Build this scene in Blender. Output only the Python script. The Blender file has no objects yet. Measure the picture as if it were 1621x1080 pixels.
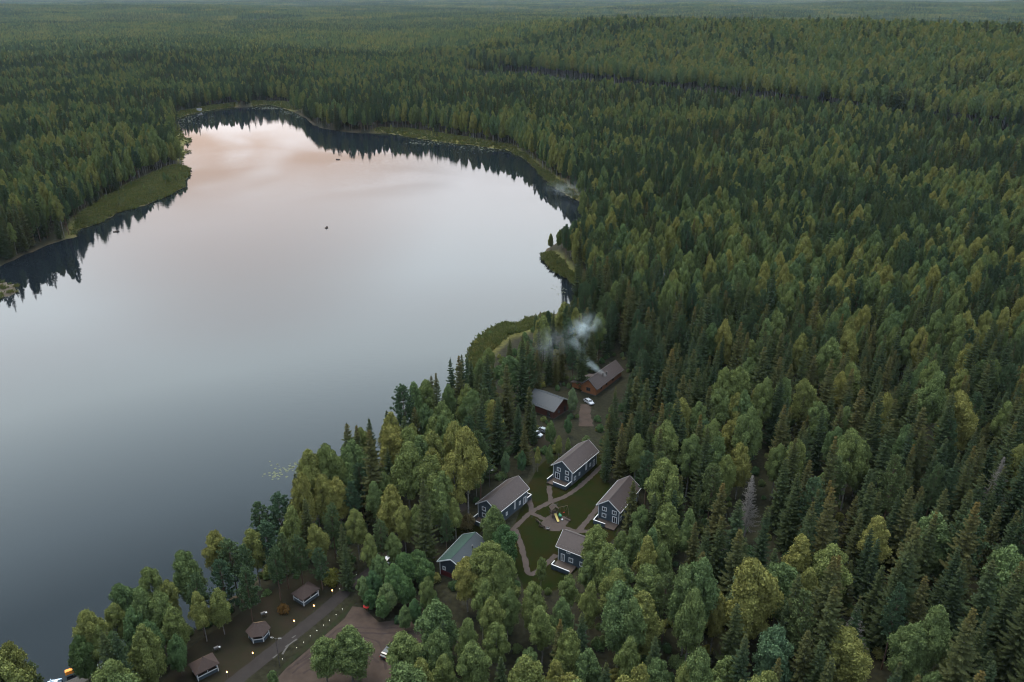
import bpy, math, random
import numpy as np
from math import radians, sin, cos, pi
from mathutils import Vector, Matrix

SC = bpy.context.scene
COL = SC.collection
# ------------------------------------------------------------------ camera
CAM_H = 140.0; PITCH = radians(23.5); FPX = 1272.0      # focal length in pixels of a 1621 px wide frame
cam_d = bpy.data.cameras.new('camera'); cam = bpy.data.objects.new('camera', cam_d); COL.objects.link(cam)
cam.location = (0, 0, CAM_H); cam.rotation_euler = (pi/2 - PITCH, 0, 0)
cam_d.sensor_width = 36; cam_d.lens = 36*FPX/1621; cam_d.clip_start = 1; cam_d.clip_end = 40000
SC.camera = cam
# ------------------------------------------------------------------ world
SUN_EL, SUN_AZ = radians(67), radians(-34)              # azimuth measured from +Y, negative to the left
w = bpy.data.worlds.new('World'); SC.world = w; w.use_nodes = True
nt = w.node_tree; N = nt.nodes; L = nt.links; N.clear()
def nd(t, **k):
    n = N.new(t)
    for a, b in k.items(): setattr(n, a, b)
    return n
out = nd('ShaderNodeOutputWorld'); bg = nd('ShaderNodeBackground')
sky = nd('ShaderNodeTexSky', sky_type='NISHITA', sun_disc=False, sun_elevation=SUN_EL, sun_rotation=SUN_AZ, altitude=140, dust_density=2.0)
tc = nd('ShaderNodeTexCoord'); sep = nd('ShaderNodeSeparateXYZ'); L.new(tc.outputs['Generated'], sep.inputs[0])
def ramp_of(stops):
    r = nd('ShaderNodeValToRGB'); L.new(sep.outputs['Z'], r.inputs[0]); el = r.color_ramp.elements
    while len(el) > 1: el.remove(el[-1])
    el[0].position = stops[0][0]; el[0].color = (*stops[0][1], 1)
    for p, c in stops[1:]: el.new(p).color = (*c, 1)
    return r
# sky over the lake, as the water mirrors it: warm and pale low down, a bright veil at 30 degrees, blue grey above
ramp_f = ramp_of([(0.0,(.35,.305,.28)), (.10,(.38,.33,.30)), (.135,(.40,.35,.32)), (.156,(.43,.38,.36)), (.20,(.49,.475,.485)), (.255,(.585,.595,.61)), (.317,(.68,.735,.765)), (.355,(.70,.755,.785)), (.41,(.76,.86,.895)), (.453,(.64,.75,.80)), (.531,(.43,.535,.60)), (.589,(.235,.305,.35)), (.70,(.26,.335,.39)), (1.0,(.58,.67,.77))])
# all round it: a plain overcast, three times brighter overhead than at the horizon
ramp_o = ramp_of([(0.0,(.14,.155,.175)), (.5,(.33,.38,.435)), (1.0,(.58,.67,.77))])
ga = radians(-19)
dz = nd('ShaderNodeVectorMath', operation='DOT_PRODUCT'); L.new(tc.outputs['Generated'], dz.inputs[0]); dz.inputs[1].default_value = (sin(ga), cos(ga), 0)
fwd = nd('ShaderNodeMapRange', interpolation_type='SMOOTHSTEP'); L.new(dz.outputs['Value'], fwd.inputs[0]); fwd.inputs[1].default_value = .05; fwd.inputs[2].default_value = .68
ramp = nd('ShaderNodeMix', data_type='RGBA'); L.new(fwd.outputs[0], ramp.inputs[0]); L.new(ramp_o.outputs[0], ramp.inputs[6]); L.new(ramp_f.outputs[0], ramp.inputs[7])
# cloud streaks: the direction projected on a flat cloud deck
mapn = nd('ShaderNodeMapping'); L.new(tc.outputs['Generated'], mapn.inputs[0]); mapn.inputs['Scale'].default_value = (4.2, 4.2, 30); mapn.inputs['Location'].default_value = (2.3, .8, .35)
noi = nd('ShaderNodeTexNoise'); L.new(mapn.outputs[0], noi.inputs['Vector']); noi.inputs['Scale'].default_value = 1.0; noi.inputs['Detail'].default_value = 5; noi.inputs['Roughness'].default_value = .55; noi.inputs['Distortion'].default_value = .5
cr = nd('ShaderNodeMapRange', interpolation_type='SMOOTHSTEP'); L.new(noi.outputs[0], cr.inputs[0]); cr.inputs[1].default_value = .44; cr.inputs[2].default_value = .57
# warm where the sun went down
dot = nd('ShaderNodeVectorMath', operation='DOT_PRODUCT'); L.new(tc.outputs['Generated'], dot.inputs[0])
dot.inputs[1].default_value = (sin(ga)*cos(radians(8)), cos(ga)*cos(radians(8)), sin(radians(8)))
glow = nd('ShaderNodeMapRange', interpolation_type='SMOOTHSTEP'); L.new(dot.outputs['Value'], glow.inputs[0]); glow.inputs[1].default_value = .958; glow.inputs[2].default_value = 1.0
mixg = nd('ShaderNodeMix', data_type='RGBA'); L.new(glow.outputs[0], mixg.inputs[0]); L.new(ramp.outputs[2], mixg.inputs[6]); mixg.inputs[7].default_value = (.47, .425, .41, 1)
cc = nd('ShaderNodeMix', data_type='RGBA'); L.new(glow.outputs[0], cc.inputs[0]); cc.inputs[6].default_value = (.28, .265, .26, 1); cc.inputs[7].default_value = (.34, .245, .19, 1)
cm = nd('ShaderNodeMath', operation='MULTIPLY'); L.new(cr.outputs[0], cm.inputs[0]); cm.inputs[1].default_value = 1.0
lowc = nd('ShaderNodeMapRange', interpolation_type='SMOOTHSTEP'); L.new(sep.outputs['Z'], lowc.inputs[0]); lowc.inputs[1].default_value = .25; lowc.inputs[2].default_value = .18; 
cm2 = nd('ShaderNodeMath', operation='MULTIPLY'); L.new(cm.outputs[0], cm2.inputs[0]); L.new(lowc.outputs[0], cm2.inputs[1])
mixc = nd('ShaderNodeMix', data_type='RGBA'); L.new(cm2.outputs[0], mixc.inputs[0]); L.new(mixg.outputs[2], mixc.inputs[6]); L.new(cc.outputs[2], mixc.inputs[7])
sc1 = nd('ShaderNodeVectorMath', operation='SCALE'); L.new(mixc.outputs[2], sc1.inputs[0]); sc1.inputs['Scale'].default_value = 16.0
mixs = nd('ShaderNodeMix', data_type='RGBA'); mixs.inputs[0].default_value = .95; L.new(sky.outputs[0], mixs.inputs[6]); L.new(sc1.outputs[0], mixs.inputs[7])
L.new(mixs.outputs[2], bg.inputs[0]); bg.inputs[1].default_value = .10; L.new(bg.outputs[0], out.inputs[0])
# ------------------------------------------------------------------ sun (raised high and broad, soft top light standing in for bright overhead cloud)
sun_d = bpy.data.lights.new('sun', 'SUN'); sun = bpy.data.objects.new('sun', sun_d); COL.objects.link(sun)
sun_d.energy = 1.5; sun_d.angle = radians(34); sun_d.color = (1.0, .90, .76)
sd = Vector((sin(SUN_AZ)*cos(SUN_EL), cos(SUN_AZ)*cos(SUN_EL), sin(SUN_EL)))
sun.rotation_euler = (-sd).to_track_quat('-Z', 'Y').to_euler()
# ------------------------------------------------------------------ exposure
SC.view_settings.view_transform = 'Standard'; SC.view_settings.look = 'None'; SC.view_settings.gamma = 1
SC.view_settings.exposure = 1.63
SC.render.engine = 'CYCLES'
SC.cycles.max_bounces = 8; SC.cycles.diffuse_bounces = 2; SC.cycles.glossy_bounces = 3; SC.cycles.transmission_bounces = 3; SC.cycles.volume_bounces = 1; SC.cycles.transparent_max_bounces = 8
SC.cycles.volume_step_rate = 1.0; SC.cycles.volume_max_steps = 256
SC.cycles.use_denoising = True; SC.cycles.filter_width = 1.1

rng = np.random.default_rng(7); random.seed(7)
# ------------------------------------------------------------------ where the camera's pixels meet the ground (survey helpers)
_c, _s = cos(PITCH), sin(PITCH)
def G(px, py, z=3.0):
    dx = (px-810.5)/FPX; dy = -(py-540)/FPX
    t = (z-CAM_H)/(-_s+dy*_c)
    return Vector((dx*t, (_c+dy*_s)*t, z))
def J(x, y, z):
    zz = z-CAM_H; f = y*_c-zz*_s; u = y*_s+zz*_c
    return 810.5+FPX*x/f, 540-FPX*u/f, f
def inpoly(x, y, poly):
    x = np.asarray(x); y = np.asarray(y); r = np.zeros(x.shape, bool); n = len(poly)
    for i in range(n):
        x1, y1 = poly[i][:2]; x2, y2 = poly[(i+1) % n][:2]
        if y1 == y2: continue
        r ^= ((y1 > y) != (y2 > y)) & (x < (x2-x1)*(y-y1)/(y2-y1)+x1)
    return r
def polydist(x, y, poly):
    d = np.full(x.shape, 1e9); n = len(poly)
    for i in range(n):
        x1, y1 = poly[i][:2]; x2, y2 = poly[(i+1) % n][:2]
        vx, vy = x2-x1, y2-y1; l = vx*vx+vy*vy+1e-9
        t = np.clip(((x-x1)*vx+(y-y1)*vy)/l, 0, 1)
        d = np.minimum(d, (x-x1-t*vx)**2+(y-y1-t*vy)**2)
    return np.sqrt(d)
def vnoise(x, y, seed=0):
    xi = np.floor(x).astype(np.int64); yi = np.floor(y).astype(np.int64); fx = x-xi; fy = y-yi
    fx = fx*fx*(3-2*fx); fy = fy*fy*(3-2*fy)
    def h(a, b):
        v = (a*374761393+b*668265263+seed*974711) & 0x7fffffff
        v = ((v ^ (v >> 13))*1274126177) & 0x7fffffff
        return ((v ^ (v >> 16)) & 0xffff)/65535.0
    return (h(xi, yi)*(1-fx)+h(xi+1, yi)*fx)*(1-fy)+(h(xi, yi+1)*(1-fx)+h(xi+1, yi+1)*fx)*fy
def fbm(x, y, seed=0, o=3):
    r = 0; a = .5; s = 0
    for k in range(o):
        r = r+a*vnoise(x*2**k, y*2**k, seed+k*17); s += a; a *= .5
    return r/s
def sstep(a, b, x):
    t = np.clip((x-a)/(b-a), 0, 1); return t*t*(3-2*t)
# ------------------------------------------------------------------ lake outline and terrain height
shore_px = [(85,1085),(150,1060),(200,1040),(260,1015),(320,990),(365,955),(400,915),(425,880),(450,850),(500,806),(560,760),(640,705),(700,660),(735,622),(746,590),(744,560),(752,545),(770,530),(790,518),(806,513),(815,518),(835,508),(870,500),(900,488),(925,473),(915,455),(893,442),(870,425),(858,408),(862,398),(890,376),(925,346),(938,332),(915,318),(890,305),(868,292),(852,275),(838,258),(825,249),(808,240),(790,236),(755,231),(715,227),(680,222),(640,216),(615,211),(590,211),(560,210),(530,207),(508,203),(492,197),(484,188),(470,180),(455,174),(440,169),(425,166),(412,166),(400,169),(385,170),(370,170),(345,173),(318,177),(295,183),(278,190),(284,198),(287,209),(291,217),(303,221),(303,227),(292,229),(290,238),(303,240),(291,244),(288,256),(291,263),(303,268),(297,274),(299,281),(290,290),(288,297),(276,304),(258,315),(236,322),(215,331),(195,335),(180,340),(165,350),(150,357),(128,362),(118,370),(122,374),(96,381),(70,391),(40,404),(15,416),(-10,428)]
LAKE = [tuple(G(a, b, 0)[:2]) for a, b in shore_px] + [(-360,400),(-430,300),(-400,180),(-280,90),(-150,60),(-110,110)]
# finer wobble of the bank
def wobble(poly):
    r = []
    for i in range(len(poly)):
        a = Vector(poly[i]); b = Vector(poly[(i+1) % len(poly)]); n = max(1, int((b-a).length/5))
        for k in range(n):
            p = a.lerp(b, k/n); r.append((p.x+1.6*(vnoise(np.array(p.x*.21), np.array(p.y*.21), 5)-.5)*2, p.y+1.6*(vnoise(np.array(p.x*.21), np.array(p.y*.21), 9)-.5)*2))
    return r
LAKE = wobble(LAKE)
SAND = [tuple(G(a, b, 0)[:2]) for a, b in [(-40,480),(0,476),(20,468),(34,458),(28,449),(10,445),(-40,446)]]
CL_P = (531.0, 849.0); CL_N = (.766, .643); CL_D = (-.643, .766)       # straight cutting through the forest
CLEAR1 = [tuple(G(a, b, 6)[:2]) for a, b in [(722,120),(745,118),(775,124),(810,130),(835,140),(790,140),(760,138),(735,132)]]
def lake_d(x, y):
    x = np.asarray(x, float); y = np.asarray(y, float)
    d = np.full(x.shape, 400.0); m = (y < 1500) & (x > -900) & (x < 500)
    if m.any():
        dd = polydist(x[m], y[m], LAKE); ins = inpoly(x[m], y[m], LAKE); d[m] = np.where(ins, -dd, dd)
    return d
def cut_w(x, y): return 150-112*sstep(520, 900, cut_t(x, y))
def cut_s(x, y): return (x-CL_P[0])*CL_N[0]+(y-CL_P[1])*CL_N[1]
def cut_t(x, y): return (x-CL_P[0])*CL_D[0]+(y-CL_P[1])*CL_D[1]
def height(x, y, d=None):
    x = np.asarray(x, float); y = np.asarray(y, float)
    if d is None: d = lake_d(x, y)
    r = np.hypot(x, y)
    land = .25+2.75*sstep(0, 14, d)
    h = np.where(d > 0, land, -.2+np.maximum(d, -15)*.16)
    rag = np.exp(-(d/5.0)**2); h = h+rag*(fbm(x/5.5, y/5.5, 201, 2)-.5)*.9
    s = cut_s(x, y)
    far = sstep(380, 900, r)*sstep(15, 160, d)
    hill = 60*sstep(-20, 330, s)*(1-.9*sstep(360, 900, s))*sstep(-350, 250, x)
    hill = hill+9*sstep(-480, -190, s)*(1-sstep(-170, -60, s))*sstep(50, 300, x)
    roll = 38*(fbm(x/620, y/620, 3)-.40)*sstep(600, 1600, r)+105*(fbm(x/1700+7, y/1700, 21)-.45)*sstep(2200, 4500, r)
    h = h+far*np.maximum(hill+roll, -1.5)
    if np.ndim(x) and x.size:
        m = (x < -200) & (y < 470)
        if m.any():
            dd = polydist(x, y, SAND); ins = inpoly(x, y, SAND)
            h = np.where(m & ins, .04+.12*sstep(0, 3, dd), h)
    return h
# ------------------------------------------------------------------ materials
def pbsdf(name, col, rough=.8, spec=.3):
    m = bpy.data.materials.new(name); m.use_nodes = True
    b = m.node_tree.nodes['Principled BSDF']; b.inputs['Base Color'].default_value = (*col, 1); b.inputs['Roughness'].default_value = rough
    b.inputs['Specular IOR Level'].default_value = spec
    return m, m.node_tree, b
def noisy(name, col, col2, scale=2.0, rough=.8, spec=.3, bump=0, bscale=None, detail=4, stretch=None, metallic=0):
    """two-tone noise on object coordinates with fine relief"""
    m, t, b = pbsdf(name, col, rough, spec); n = t.nodes; l = t.links
    b.inputs['Metallic'].default_value = metallic
    tcn = n.new('ShaderNodeTexCoord'); mp = n.new('ShaderNodeMapping'); l.new(tcn.outputs['Object'], mp.inputs[0])
    if stretch: mp.inputs['Scale'].default_value = stretch
    no = n.new('ShaderNodeTexNoise'); no.inputs['Scale'].default_value = scale; no.inputs['Detail'].default_value = detail; no.inputs['Roughness'].default_value = .62; l.new(mp.outputs[0], no.inputs['Vector'])
    mr = n.new('ShaderNodeMapRange'); mr.inputs[1].default_value = .3; mr.inputs[2].default_value = .7; l.new(no.outputs[0], mr.inputs[0])
    mx = n.new('ShaderNodeMix'); mx.data_type = 'RGBA'; l.new(mr.outputs[0], mx.inputs[0]); mx.inputs[6].default_value = (*col, 1); mx.inputs[7].default_value = (*col2, 1); l.new(mx.outputs[2], b.inputs['Base Color'])
    if bump:
        n2 = n.new('ShaderNodeTexNoise'); n2.inputs['Scale'].default_value = bscale or scale*4; l.new(mp.outputs[0], n2.inputs['Vector'])
        bp = n.new('ShaderNodeBump'); bp.inputs['Strength'].default_value = bump; l.new(n2.outputs[0], bp.inputs['Height']); l.new(bp.outputs[0], b.inputs['Normal'])
    return m
def boarded(name, col, col2, period, axis='Z', rough=.6, bump=.5, spec=.3):
    """lapped boards / ribs: a saw wave along one axis for relief, noise for wear"""
    m = noisy(name, col, col2, 1.3, rough, spec); t = m.node_tree; n = t.nodes; l = t.links
    wv = n.new('ShaderNodeTexWave'); wv.wave_type = 'BANDS'; wv.bands_direction = axis; wv.wave_profile = 'SAW'; wv.inputs['Scale'].default_value = 2*pi/20/period*1.0
    tcn = [k for k in n if k.type == 'TEX_COORD'][0]; l.new(tcn.outputs['Object'], wv.inputs['Vector'])
    bp = n.new('ShaderNodeBump'); bp.inputs['Strength'].default_value = bump; bp.inputs['Distance'].default_value = .03; l.new(wv.outputs[1], bp.inputs['Height']); l.new(bp.outputs[0], n['Principled BSDF'].inputs['Normal'])
    return m
def leafmat(name, base, yellow, green, transl=.35):
    """leaf colour = tint stored on the faces x a tree-to-tree shift"""
    m = bpy.data.materials.new(name); m.use_nodes = True; t = m.node_tree; n = t.nodes; l = t.links; n.clear()
    o = n.new('ShaderNodeOutputMaterial'); df = n.new('ShaderNodeBsdfDiffuse'); tr = n.new('ShaderNodeBsdfTranslucent'); mx = n.new('ShaderNodeMixShader'); mx.inputs[0].default_value = transl
    at = n.new('ShaderNodeAttribute'); at.attribute_name = 'tint'
    oi = n.new('ShaderNodeObjectInfo')
    rp = n.new('ShaderNodeValToRGB'); e = rp.color_ramp.elements; e[0].color = (*green, 1); e[1].color = (*yellow, 1); k = e.new(.55); k.color = (*base, 1); l.new(oi.outputs['Random'], rp.inputs[0])
    mu = n.new('ShaderNodeMix'); mu.data_type = 'RGBA'; mu.blend_type = 'MULTIPLY'; mu.inputs[0].default_value = 1; l.new(at.outputs['Color'], mu.inputs[6]); l.new(rp.outputs[0], mu.inputs[7])
    l.new(mu.outputs[2], df.inputs[0]); l.new(mu.outputs[2], tr.inputs[0]); l.new(df.outputs[0], mx.inputs[1]); l.new(tr.outputs[0], mx.inputs[2]); l.new(mx.outputs[0], o.inputs[0])
    return m
M = {}
M['birch'] = leafmat('birch_leaves', (.092,.116,.040), (.132,.131,.040), (.062,.096,.041), .10)
M['pine'] = leafmat('pine_needles', (.049,.074,.035), (.068,.088,.036), (.037,.063,.036), .05)
M['spruce'] = leafmat('spruce_needles', (.029,.038,.017), (.043,.043,.018), (.021,.033,.018), .04)
M['broad'] = leafmat('broad_leaves', (.060,.098,.040), (.085,.116,.048), (.042,.078,.036), .08)
M['grass'] = leafmat('sedge_blades', (.062,.070,.024), (.08,.077,.027), (.048,.063,.021))
M['bark_birch'] = noisy('birch_bark', (0.1820,0.1750,0.1645), (0.0490,0.0420,0.0385), 1.6, .8, .2, stretch=(1,1,2.5))
M['bark_pine'] = noisy('pine_bark', (0.0840,0.0504,0.0336), (0.0525,0.0364,0.0294), 1.5, .9, .2)
M['bark_spruce'] = noisy('spruce_bark', (.075,.06,.05), (.045,.038,.032), 2, .9, .2)
M['deadwood'] = noisy('dead_grey_wood', (0.1540,0.1435,0.1365), (0.0910,0.0840,0.0805), 2, .9, .2)
M['white'] = noisy('white_paint', (0.4160,0.4240,0.4400), (0.3520,0.3600,0.3760), 1.5, .5, .4)
M['blue'] = boarded('blue_grey_boards', (0.0340,0.0493,0.0629), (0.0272,0.0391,0.0510), .16)
M['darkblue'] = boarded('dark_blue_boards', (0.0187,0.0255,0.0374), (0.0153,0.0204,0.0306), .16)
M['red'] = boarded('red_boards', (0.0680,0.0080,0.0088), (0.0480,0.0064,0.0072), .16)
M['logs'] = boarded('orange_logs', (0.1658,0.0638,0.0229), (0.1085,0.0408,0.0153), .24, 'Z', .6, .9)
M['logs_red'] = boarded('red_brown_logs', (0.0595,0.0187,0.0102), (0.0408,0.0145,0.0085), .24, 'Z', .6, .9)
M['roof_brown'] = boarded('brown_metal_roof', (0.0420,0.0329,0.0315), (0.0329,0.0259,0.0252), .35, 'X', .6, .35, .2)
M['roof_grey'] = boarded('blue_grey_metal_roof', (0.0300,0.0360,0.0420), (0.0240,0.0288,0.0348), .35, 'X', .6, .35, .2)
M['roof_slate'] = noisy('slate_blue_roof', (0.0208,0.0280,0.0336), (0.0160,0.0216,0.0264), 3.5, .7, .3, .3, 14)
M['roof_green'] = noisy('green_shingle_roof', (0.0240,0.0464,0.0376), (0.0160,0.0320,0.0272), 3.5, .85, .2, .4, 14)
M['shingle'] = noisy('brown_shingles', (0.0375,0.0255,0.0225), (0.0255,0.0180,0.0165), 4, .85, .2, .5, 16)
M['shingle_tan'] = noisy('tan_boards', (.24,.16,.09), (.17,.11,.065), 3, .8, .2)
M['glass'] = pbsdf('window_glass', (.015,.02,.025), .08, .6)[0]
M['glass_car'] = pbsdf('car_glass', (.01,.012,.015), .05, .7)[0]
M['deck'] = boarded('deck_planks', (0.0420,0.0308,0.0252), (0.0315,0.0231,0.0189), .14, 'Y', .7, .5)
M['wood'] = noisy('weathered_wood', (0.0880,0.0600,0.0400), (0.0560,0.0400,0.0280), 4, .8, .2)
M['darkwood'] = noisy('dark_wood', (.05,.036,.03), (.03,.024,.02), 4, .8, .2)
M['metal'] = noisy('dark_metal', (.035,.035,.037), (.055,.05,.048), 4, .5, .5)
M['tyre'] = pbsdf('tyre_rubber', (.015,.015,.016), .85, .2)[0]
M['rim'] = pbsdf('wheel_alloy', (.35,.36,.37), .35, .6)[0]
M['yellow'] = noisy('yellow_plastic', (.34,.27,.07), (.29,.23,.06), 3, .4, .4)
M['green'] = noisy('green_plastic', (.025,.16,.08), (.02,.13,.065), 3, .4, .4)
M['orange'] = noisy('orange_fabric', (.75,.26,.03), (.62,.19,.02), 3, .6, .3)
M['redcloth'] = noisy('red_cloth', (.30,.018,.016), (.22,.014,.013), 3, .8, .2)
M['ltblue'] = noisy('pale_blue_plastic', (.35,.46,.55), (.28,.38,.48), 2, .5, .4)
def emit(name, col, s):
    m, t, b = pbsdf(name, (.8,.7,.5), .5); b.inputs['Emission Color'].default_value = (*col, 1); b.inputs['Emission Strength'].default_value = s; return m
M['flame'] = emit('torch_flame', (1,.42,.12), 8)
M['lamp'] = emit('lamp_globe', (.85,.95,1), .5)
M['skin'] = pbsdf('skin', (.35,.20,.14), .6)[0]
M['coat'] = noisy('dark_coat', (.03,.025,.03), (.05,.03,.03), 6, .9, .2)
M['stone'] = noisy('grey_stone', (0.0577,0.0551,0.0525), (0.0394,0.0368,0.0352), 3, .9, .2, .4)
def carpaint(name, c): 
    m, t, b = pbsdf(name, c, .35, .5); b.inputs['Coat Weight'].default_value = .6; b.inputs['Coat Roughness'].default_value = .08; return m
# ------------------------------------------------------------------ mesh helpers
class MB:
    def __init__(s): s.v = []; s.f = []
    def add(s, v, f):
        o = len(s.v); s.v += [tuple(p) for p in v]; s.f += [tuple(i+o for i in q) for q in f]; return s
    def box(s, x0, x1, y0, y1, z0, z1):
        return s.add([(x0,y0,z0),(x1,y0,z0),(x1,y1,z0),(x0,y1,z0),(x0,y0,z1),(x1,y0,z1),(x1,y1,z1),(x0,y1,z1)],
                     [(3,2,1,0),(4,5,6,7),(0,1,5,4),(1,2,6,5),(2,3,7,6),(3,0,4,7)])
    def bar(s, a, b, r, r2=None, n=6):
        a = Vector(a); b = Vector(b); d = (b-a).normalized(); u = d.orthogonal().normalized(); w_ = d.cross(u); r2 = r if r2 is None else r2
        v = [a+(u*cos(2*pi*k/n)+w_*sin(2*pi*k/n))*r for k in range(n)]+[b+(u*cos(2*pi*k/n)+w_*sin(2*pi*k/n))*r2 for k in range(n)]
        f = [(k,(k+1)%n,n+(k+1)%n,n+k) for k in range(n)]+[tuple(range(n))[::-1], tuple(range(n,2*n))]
        return s.add(v, f)
    def prism(s, poly, z0, z1):
        n = len(poly); v = [(p[0],p[1],z0) for p in poly]+[(p[0],p[1],z1) for p in poly]
        return s.add(v, [tuple(range(n))[::-1], tuple(range(n,2*n))]+[(k,(k+1)%n,n+(k+1)%n,n+k) for k in range(n)])
    def loft(s, rings, cap=True):
        n = len(rings[0]); o = []
        for r in rings: o += list(r)
        f = [(j*n+k, j*n+(k+1)%n, (j+1)*n+(k+1)%n, (j+1)*n+k) for j in range(len(rings)-1) for k in range(n)]
        if cap: f += [tuple(range(n))[::-1], tuple(range((len(rings)-1)*n, len(rings)*n))]
        return s.add(o, f)
    def ball(s, c, rx, ry, rz, n=10, m=6):
        rings = [[(c[0]+rx*sin(pi*j/m)*cos(2*pi*k/n), c[1]+ry*sin(pi*j/m)*sin(2*pi*k/n), c[2]-rz*cos(pi*j/m)) for k in range(n)] for j in range(1, m)]
        o = len(s.v); s.loft(rings); return s
    def mesh(s, name, mat):
        me = bpy.data.meshes.new(name); me.from_pydata(s.v, [], s.f); me.update()
        if mat: me.materials.append(mat)
        return me
    def build(s, name, mat, parent=None, smooth=False):
        o = bpy.data.objects.new(name, s.mesh(name, mat)); COL.objects.link(o)
        if parent: o.parent = parent
        if smooth:
            for p in o.data.polygons: p.use_smooth = True
        return o
def tag(o, label=None, cat=None, group=None, kind=None):
    if label: o['label'] = label
    if cat: o['category'] = cat
    if group: o['group'] = group
    if kind: o['kind'] = kind
    return o
def empty(name, loc, rz=0):
    o = bpy.data.objects.new(name, None); COL.objects.link(o); o.location = loc; o.rotation_euler = (0,0,rz); o.empty_display_size = .5; return o
def copy_tree(o, parent=None):
    c = o.copy(); COL.objects.link(c)
    if parent: c.parent = parent
    for ch in o.children: copy_tree(ch, c)
    return c
def npmesh(name, V, Fq, mats, mi=None, tint=None):
    """mesh from numpy: V (n,3), Fq (m,4) quads"""
    me = bpy.data.meshes.new(name); nv, nf = len(V), len(Fq)
    me.vertices.add(nv); me.vertices.foreach_set('co', np.asarray(V, np.float32).ravel())
    me.loops.add(nf*4); me.loops.foreach_set('vertex_index', np.asarray(Fq, np.int32).ravel())
    me.polygons.add(nf); me.polygons.foreach_set('loop_start', np.arange(nf, dtype=np.int32)*4)
    for m in mats: me.materials.append(m)
    if mi is not None: me.polygons.foreach_set('material_index', np.asarray(mi, np.int32))
    if tint is not None:
        a = me.attributes.new('tint', 'FLOAT_COLOR', 'POINT'); a.data.foreach_set('color', np.concatenate([tint, np.ones((nv,1))], 1).astype(np.float32).ravel())
    me.update(calc_edges=True); return me
# ------------------------------------------------------------------ terrain
na, nr = 380, 640
az = np.linspace(radians(-66), radians(66), na); rr = np.concatenate([[8, 14], np.exp(np.linspace(math.log(20), math.log(17000), nr-2))])
A, R = np.meshgrid(az, rr); TX = (np.sin(A)*R).ravel(); TY = (np.cos(A)*R).ravel()
TD = lake_d(TX, TY); TZ = height(TX, TY, TD)
idx = np.arange(na*nr).reshape(nr, na); Fq = np.stack([idx[:-1,:-1], idx[:-1,1:], idx[1:,1:], idx[1:,:-1]], -1).reshape(-1,4)
meadow_px = [[(112,374),(165,354),(235,327),(296,302),(306,270),(285,262),(240,282),(200,300),(160,325),(125,348)], [(276,188),(330,176),(372,170),(372,166),(330,171),(285,180),(262,186)], [(400,170),(430,166),(470,176),(490,176),(450,164),(400,163)],
    [(590,214),(640,218),(720,228),(800,240),(822,250),(832,247),(812,234),(740,222),(650,208),(600,206)], [(820,250),(860,290),(905,318),(915,312),(880,285),(850,262),(832,245)], [(742,600),(740,548),(800,508),(870,498),(865,520),(800,540),(760,575)],
    [(850,405),(880,435),(925,468),(935,460),(900,430),(872,400)], [(285,195),(310,225),(310,242),(290,262),(276,240),(276,205)]]
MEADOW = [[tuple(G(a, b, .6)[:2]) for a, b in p] for p in meadow_px]
mead = np.zeros(TX.shape)
for p in MEADOW:
    bx = [q[0] for q in p]; by = [q[1] for q in p]; m = (TX > min(bx)-8) & (TX < max(bx)+8) & (TY > min(by)-8) & (TY < max(by)+8)
    mead[m] = np.maximum(mead[m], np.where(inpoly(TX[m], TY[m], p), 1, sstep(6, 0, polydist(TX[m], TY[m], p))))
n1 = fbm(TX/9, TY/9, 31)[:,None]; n2 = fbm(TX/40, TY/40, 33)[:,None]
colr = np.array([.009,.010,.005])*(.6+.8*n1)+np.array([.006,.004,.003])*n2
farm = sstep(900, 2200, np.hypot(TX, TY))[:,None]; colr = colr*(1-farm)+farm*np.array([.030,.042,.022])
colr = colr*(1-mead[:,None])+mead[:,None]*(np.array([.055,.063,.022])*(.55+.9*n1)+np.array([.035,.018,.0])*n2)
sb = (inpoly(TX, TY, SAND) & (TX < -200))[:,None]; colr = np.where(sb, np.array([.050,.042,.032])*(.6+.8*n1), colr)
bank = sstep(2.2, .3, TD)[:,None]*(TD > -3)[:,None]; colr = colr*(1-.7*bank)+.7*bank*np.array([.05,.038,.024])
cs, ct = cut_s(TX, TY), cut_t(TX, TY)
corr = sstep(-6, 6, cs+cut_w(TX, TY))*(1-sstep(-12, 0, cs))*(TX > -1500)
colr = colr*(1-corr[:,None])+corr[:,None]*(np.array([.022,.030,.014])*(.6+.8*n1))
bare = np.where(inpoly(TX, TY, CLEAR1), 1, sstep(14, 0, polydist(TX, TY, CLEAR1)))*((TY > 1200) & (TY < 1600))
bare = bare*sstep(.35, .55, fbm(TX/22, TY/22, 77)); colr = colr*(1-bare[:,None])+bare[:,None]*np.array([.24,.165,.12])
me = npmesh('ground', np.stack([TX, TY, TZ], 1), Fq, [], tint=np.clip(colr, 0, 1))
ground = bpy.data.objects.new('ground', me); COL.objects.link(ground); ground['kind'] = 'structure'
gm, t, b = pbsdf('forest_floor', (.03,.03,.015), .95, .1); at = t.nodes.new('ShaderNodeAttribute'); at.attribute_name = 'tint'
gn_ = t.nodes.new('ShaderNodeTexNoise'); gn_.inputs['Scale'].default_value = .9; gn_.inputs['Detail'].default_value = 6; gt = t.nodes.new('ShaderNodeTexCoord'); t.links.new(gt.outputs['Object'], gn_.inputs['Vector'])
gr = t.nodes.new('ShaderNodeMapRange'); gr.inputs[1].default_value = .3; gr.inputs[2].default_value = .7; gr.inputs[3].default_value = .55; gr.inputs[4].default_value = 1.4; t.links.new(gn_.outputs[0], gr.inputs[0])
gx = t.nodes.new('ShaderNodeVectorMath'); gx.operation = 'SCALE'; t.links.new(at.outputs['Color'], gx.inputs[0]); t.links.new(gr.outputs[0], gx.inputs['Scale']); t.links.new(gx.outputs[0], b.inputs['Base Color'])
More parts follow.
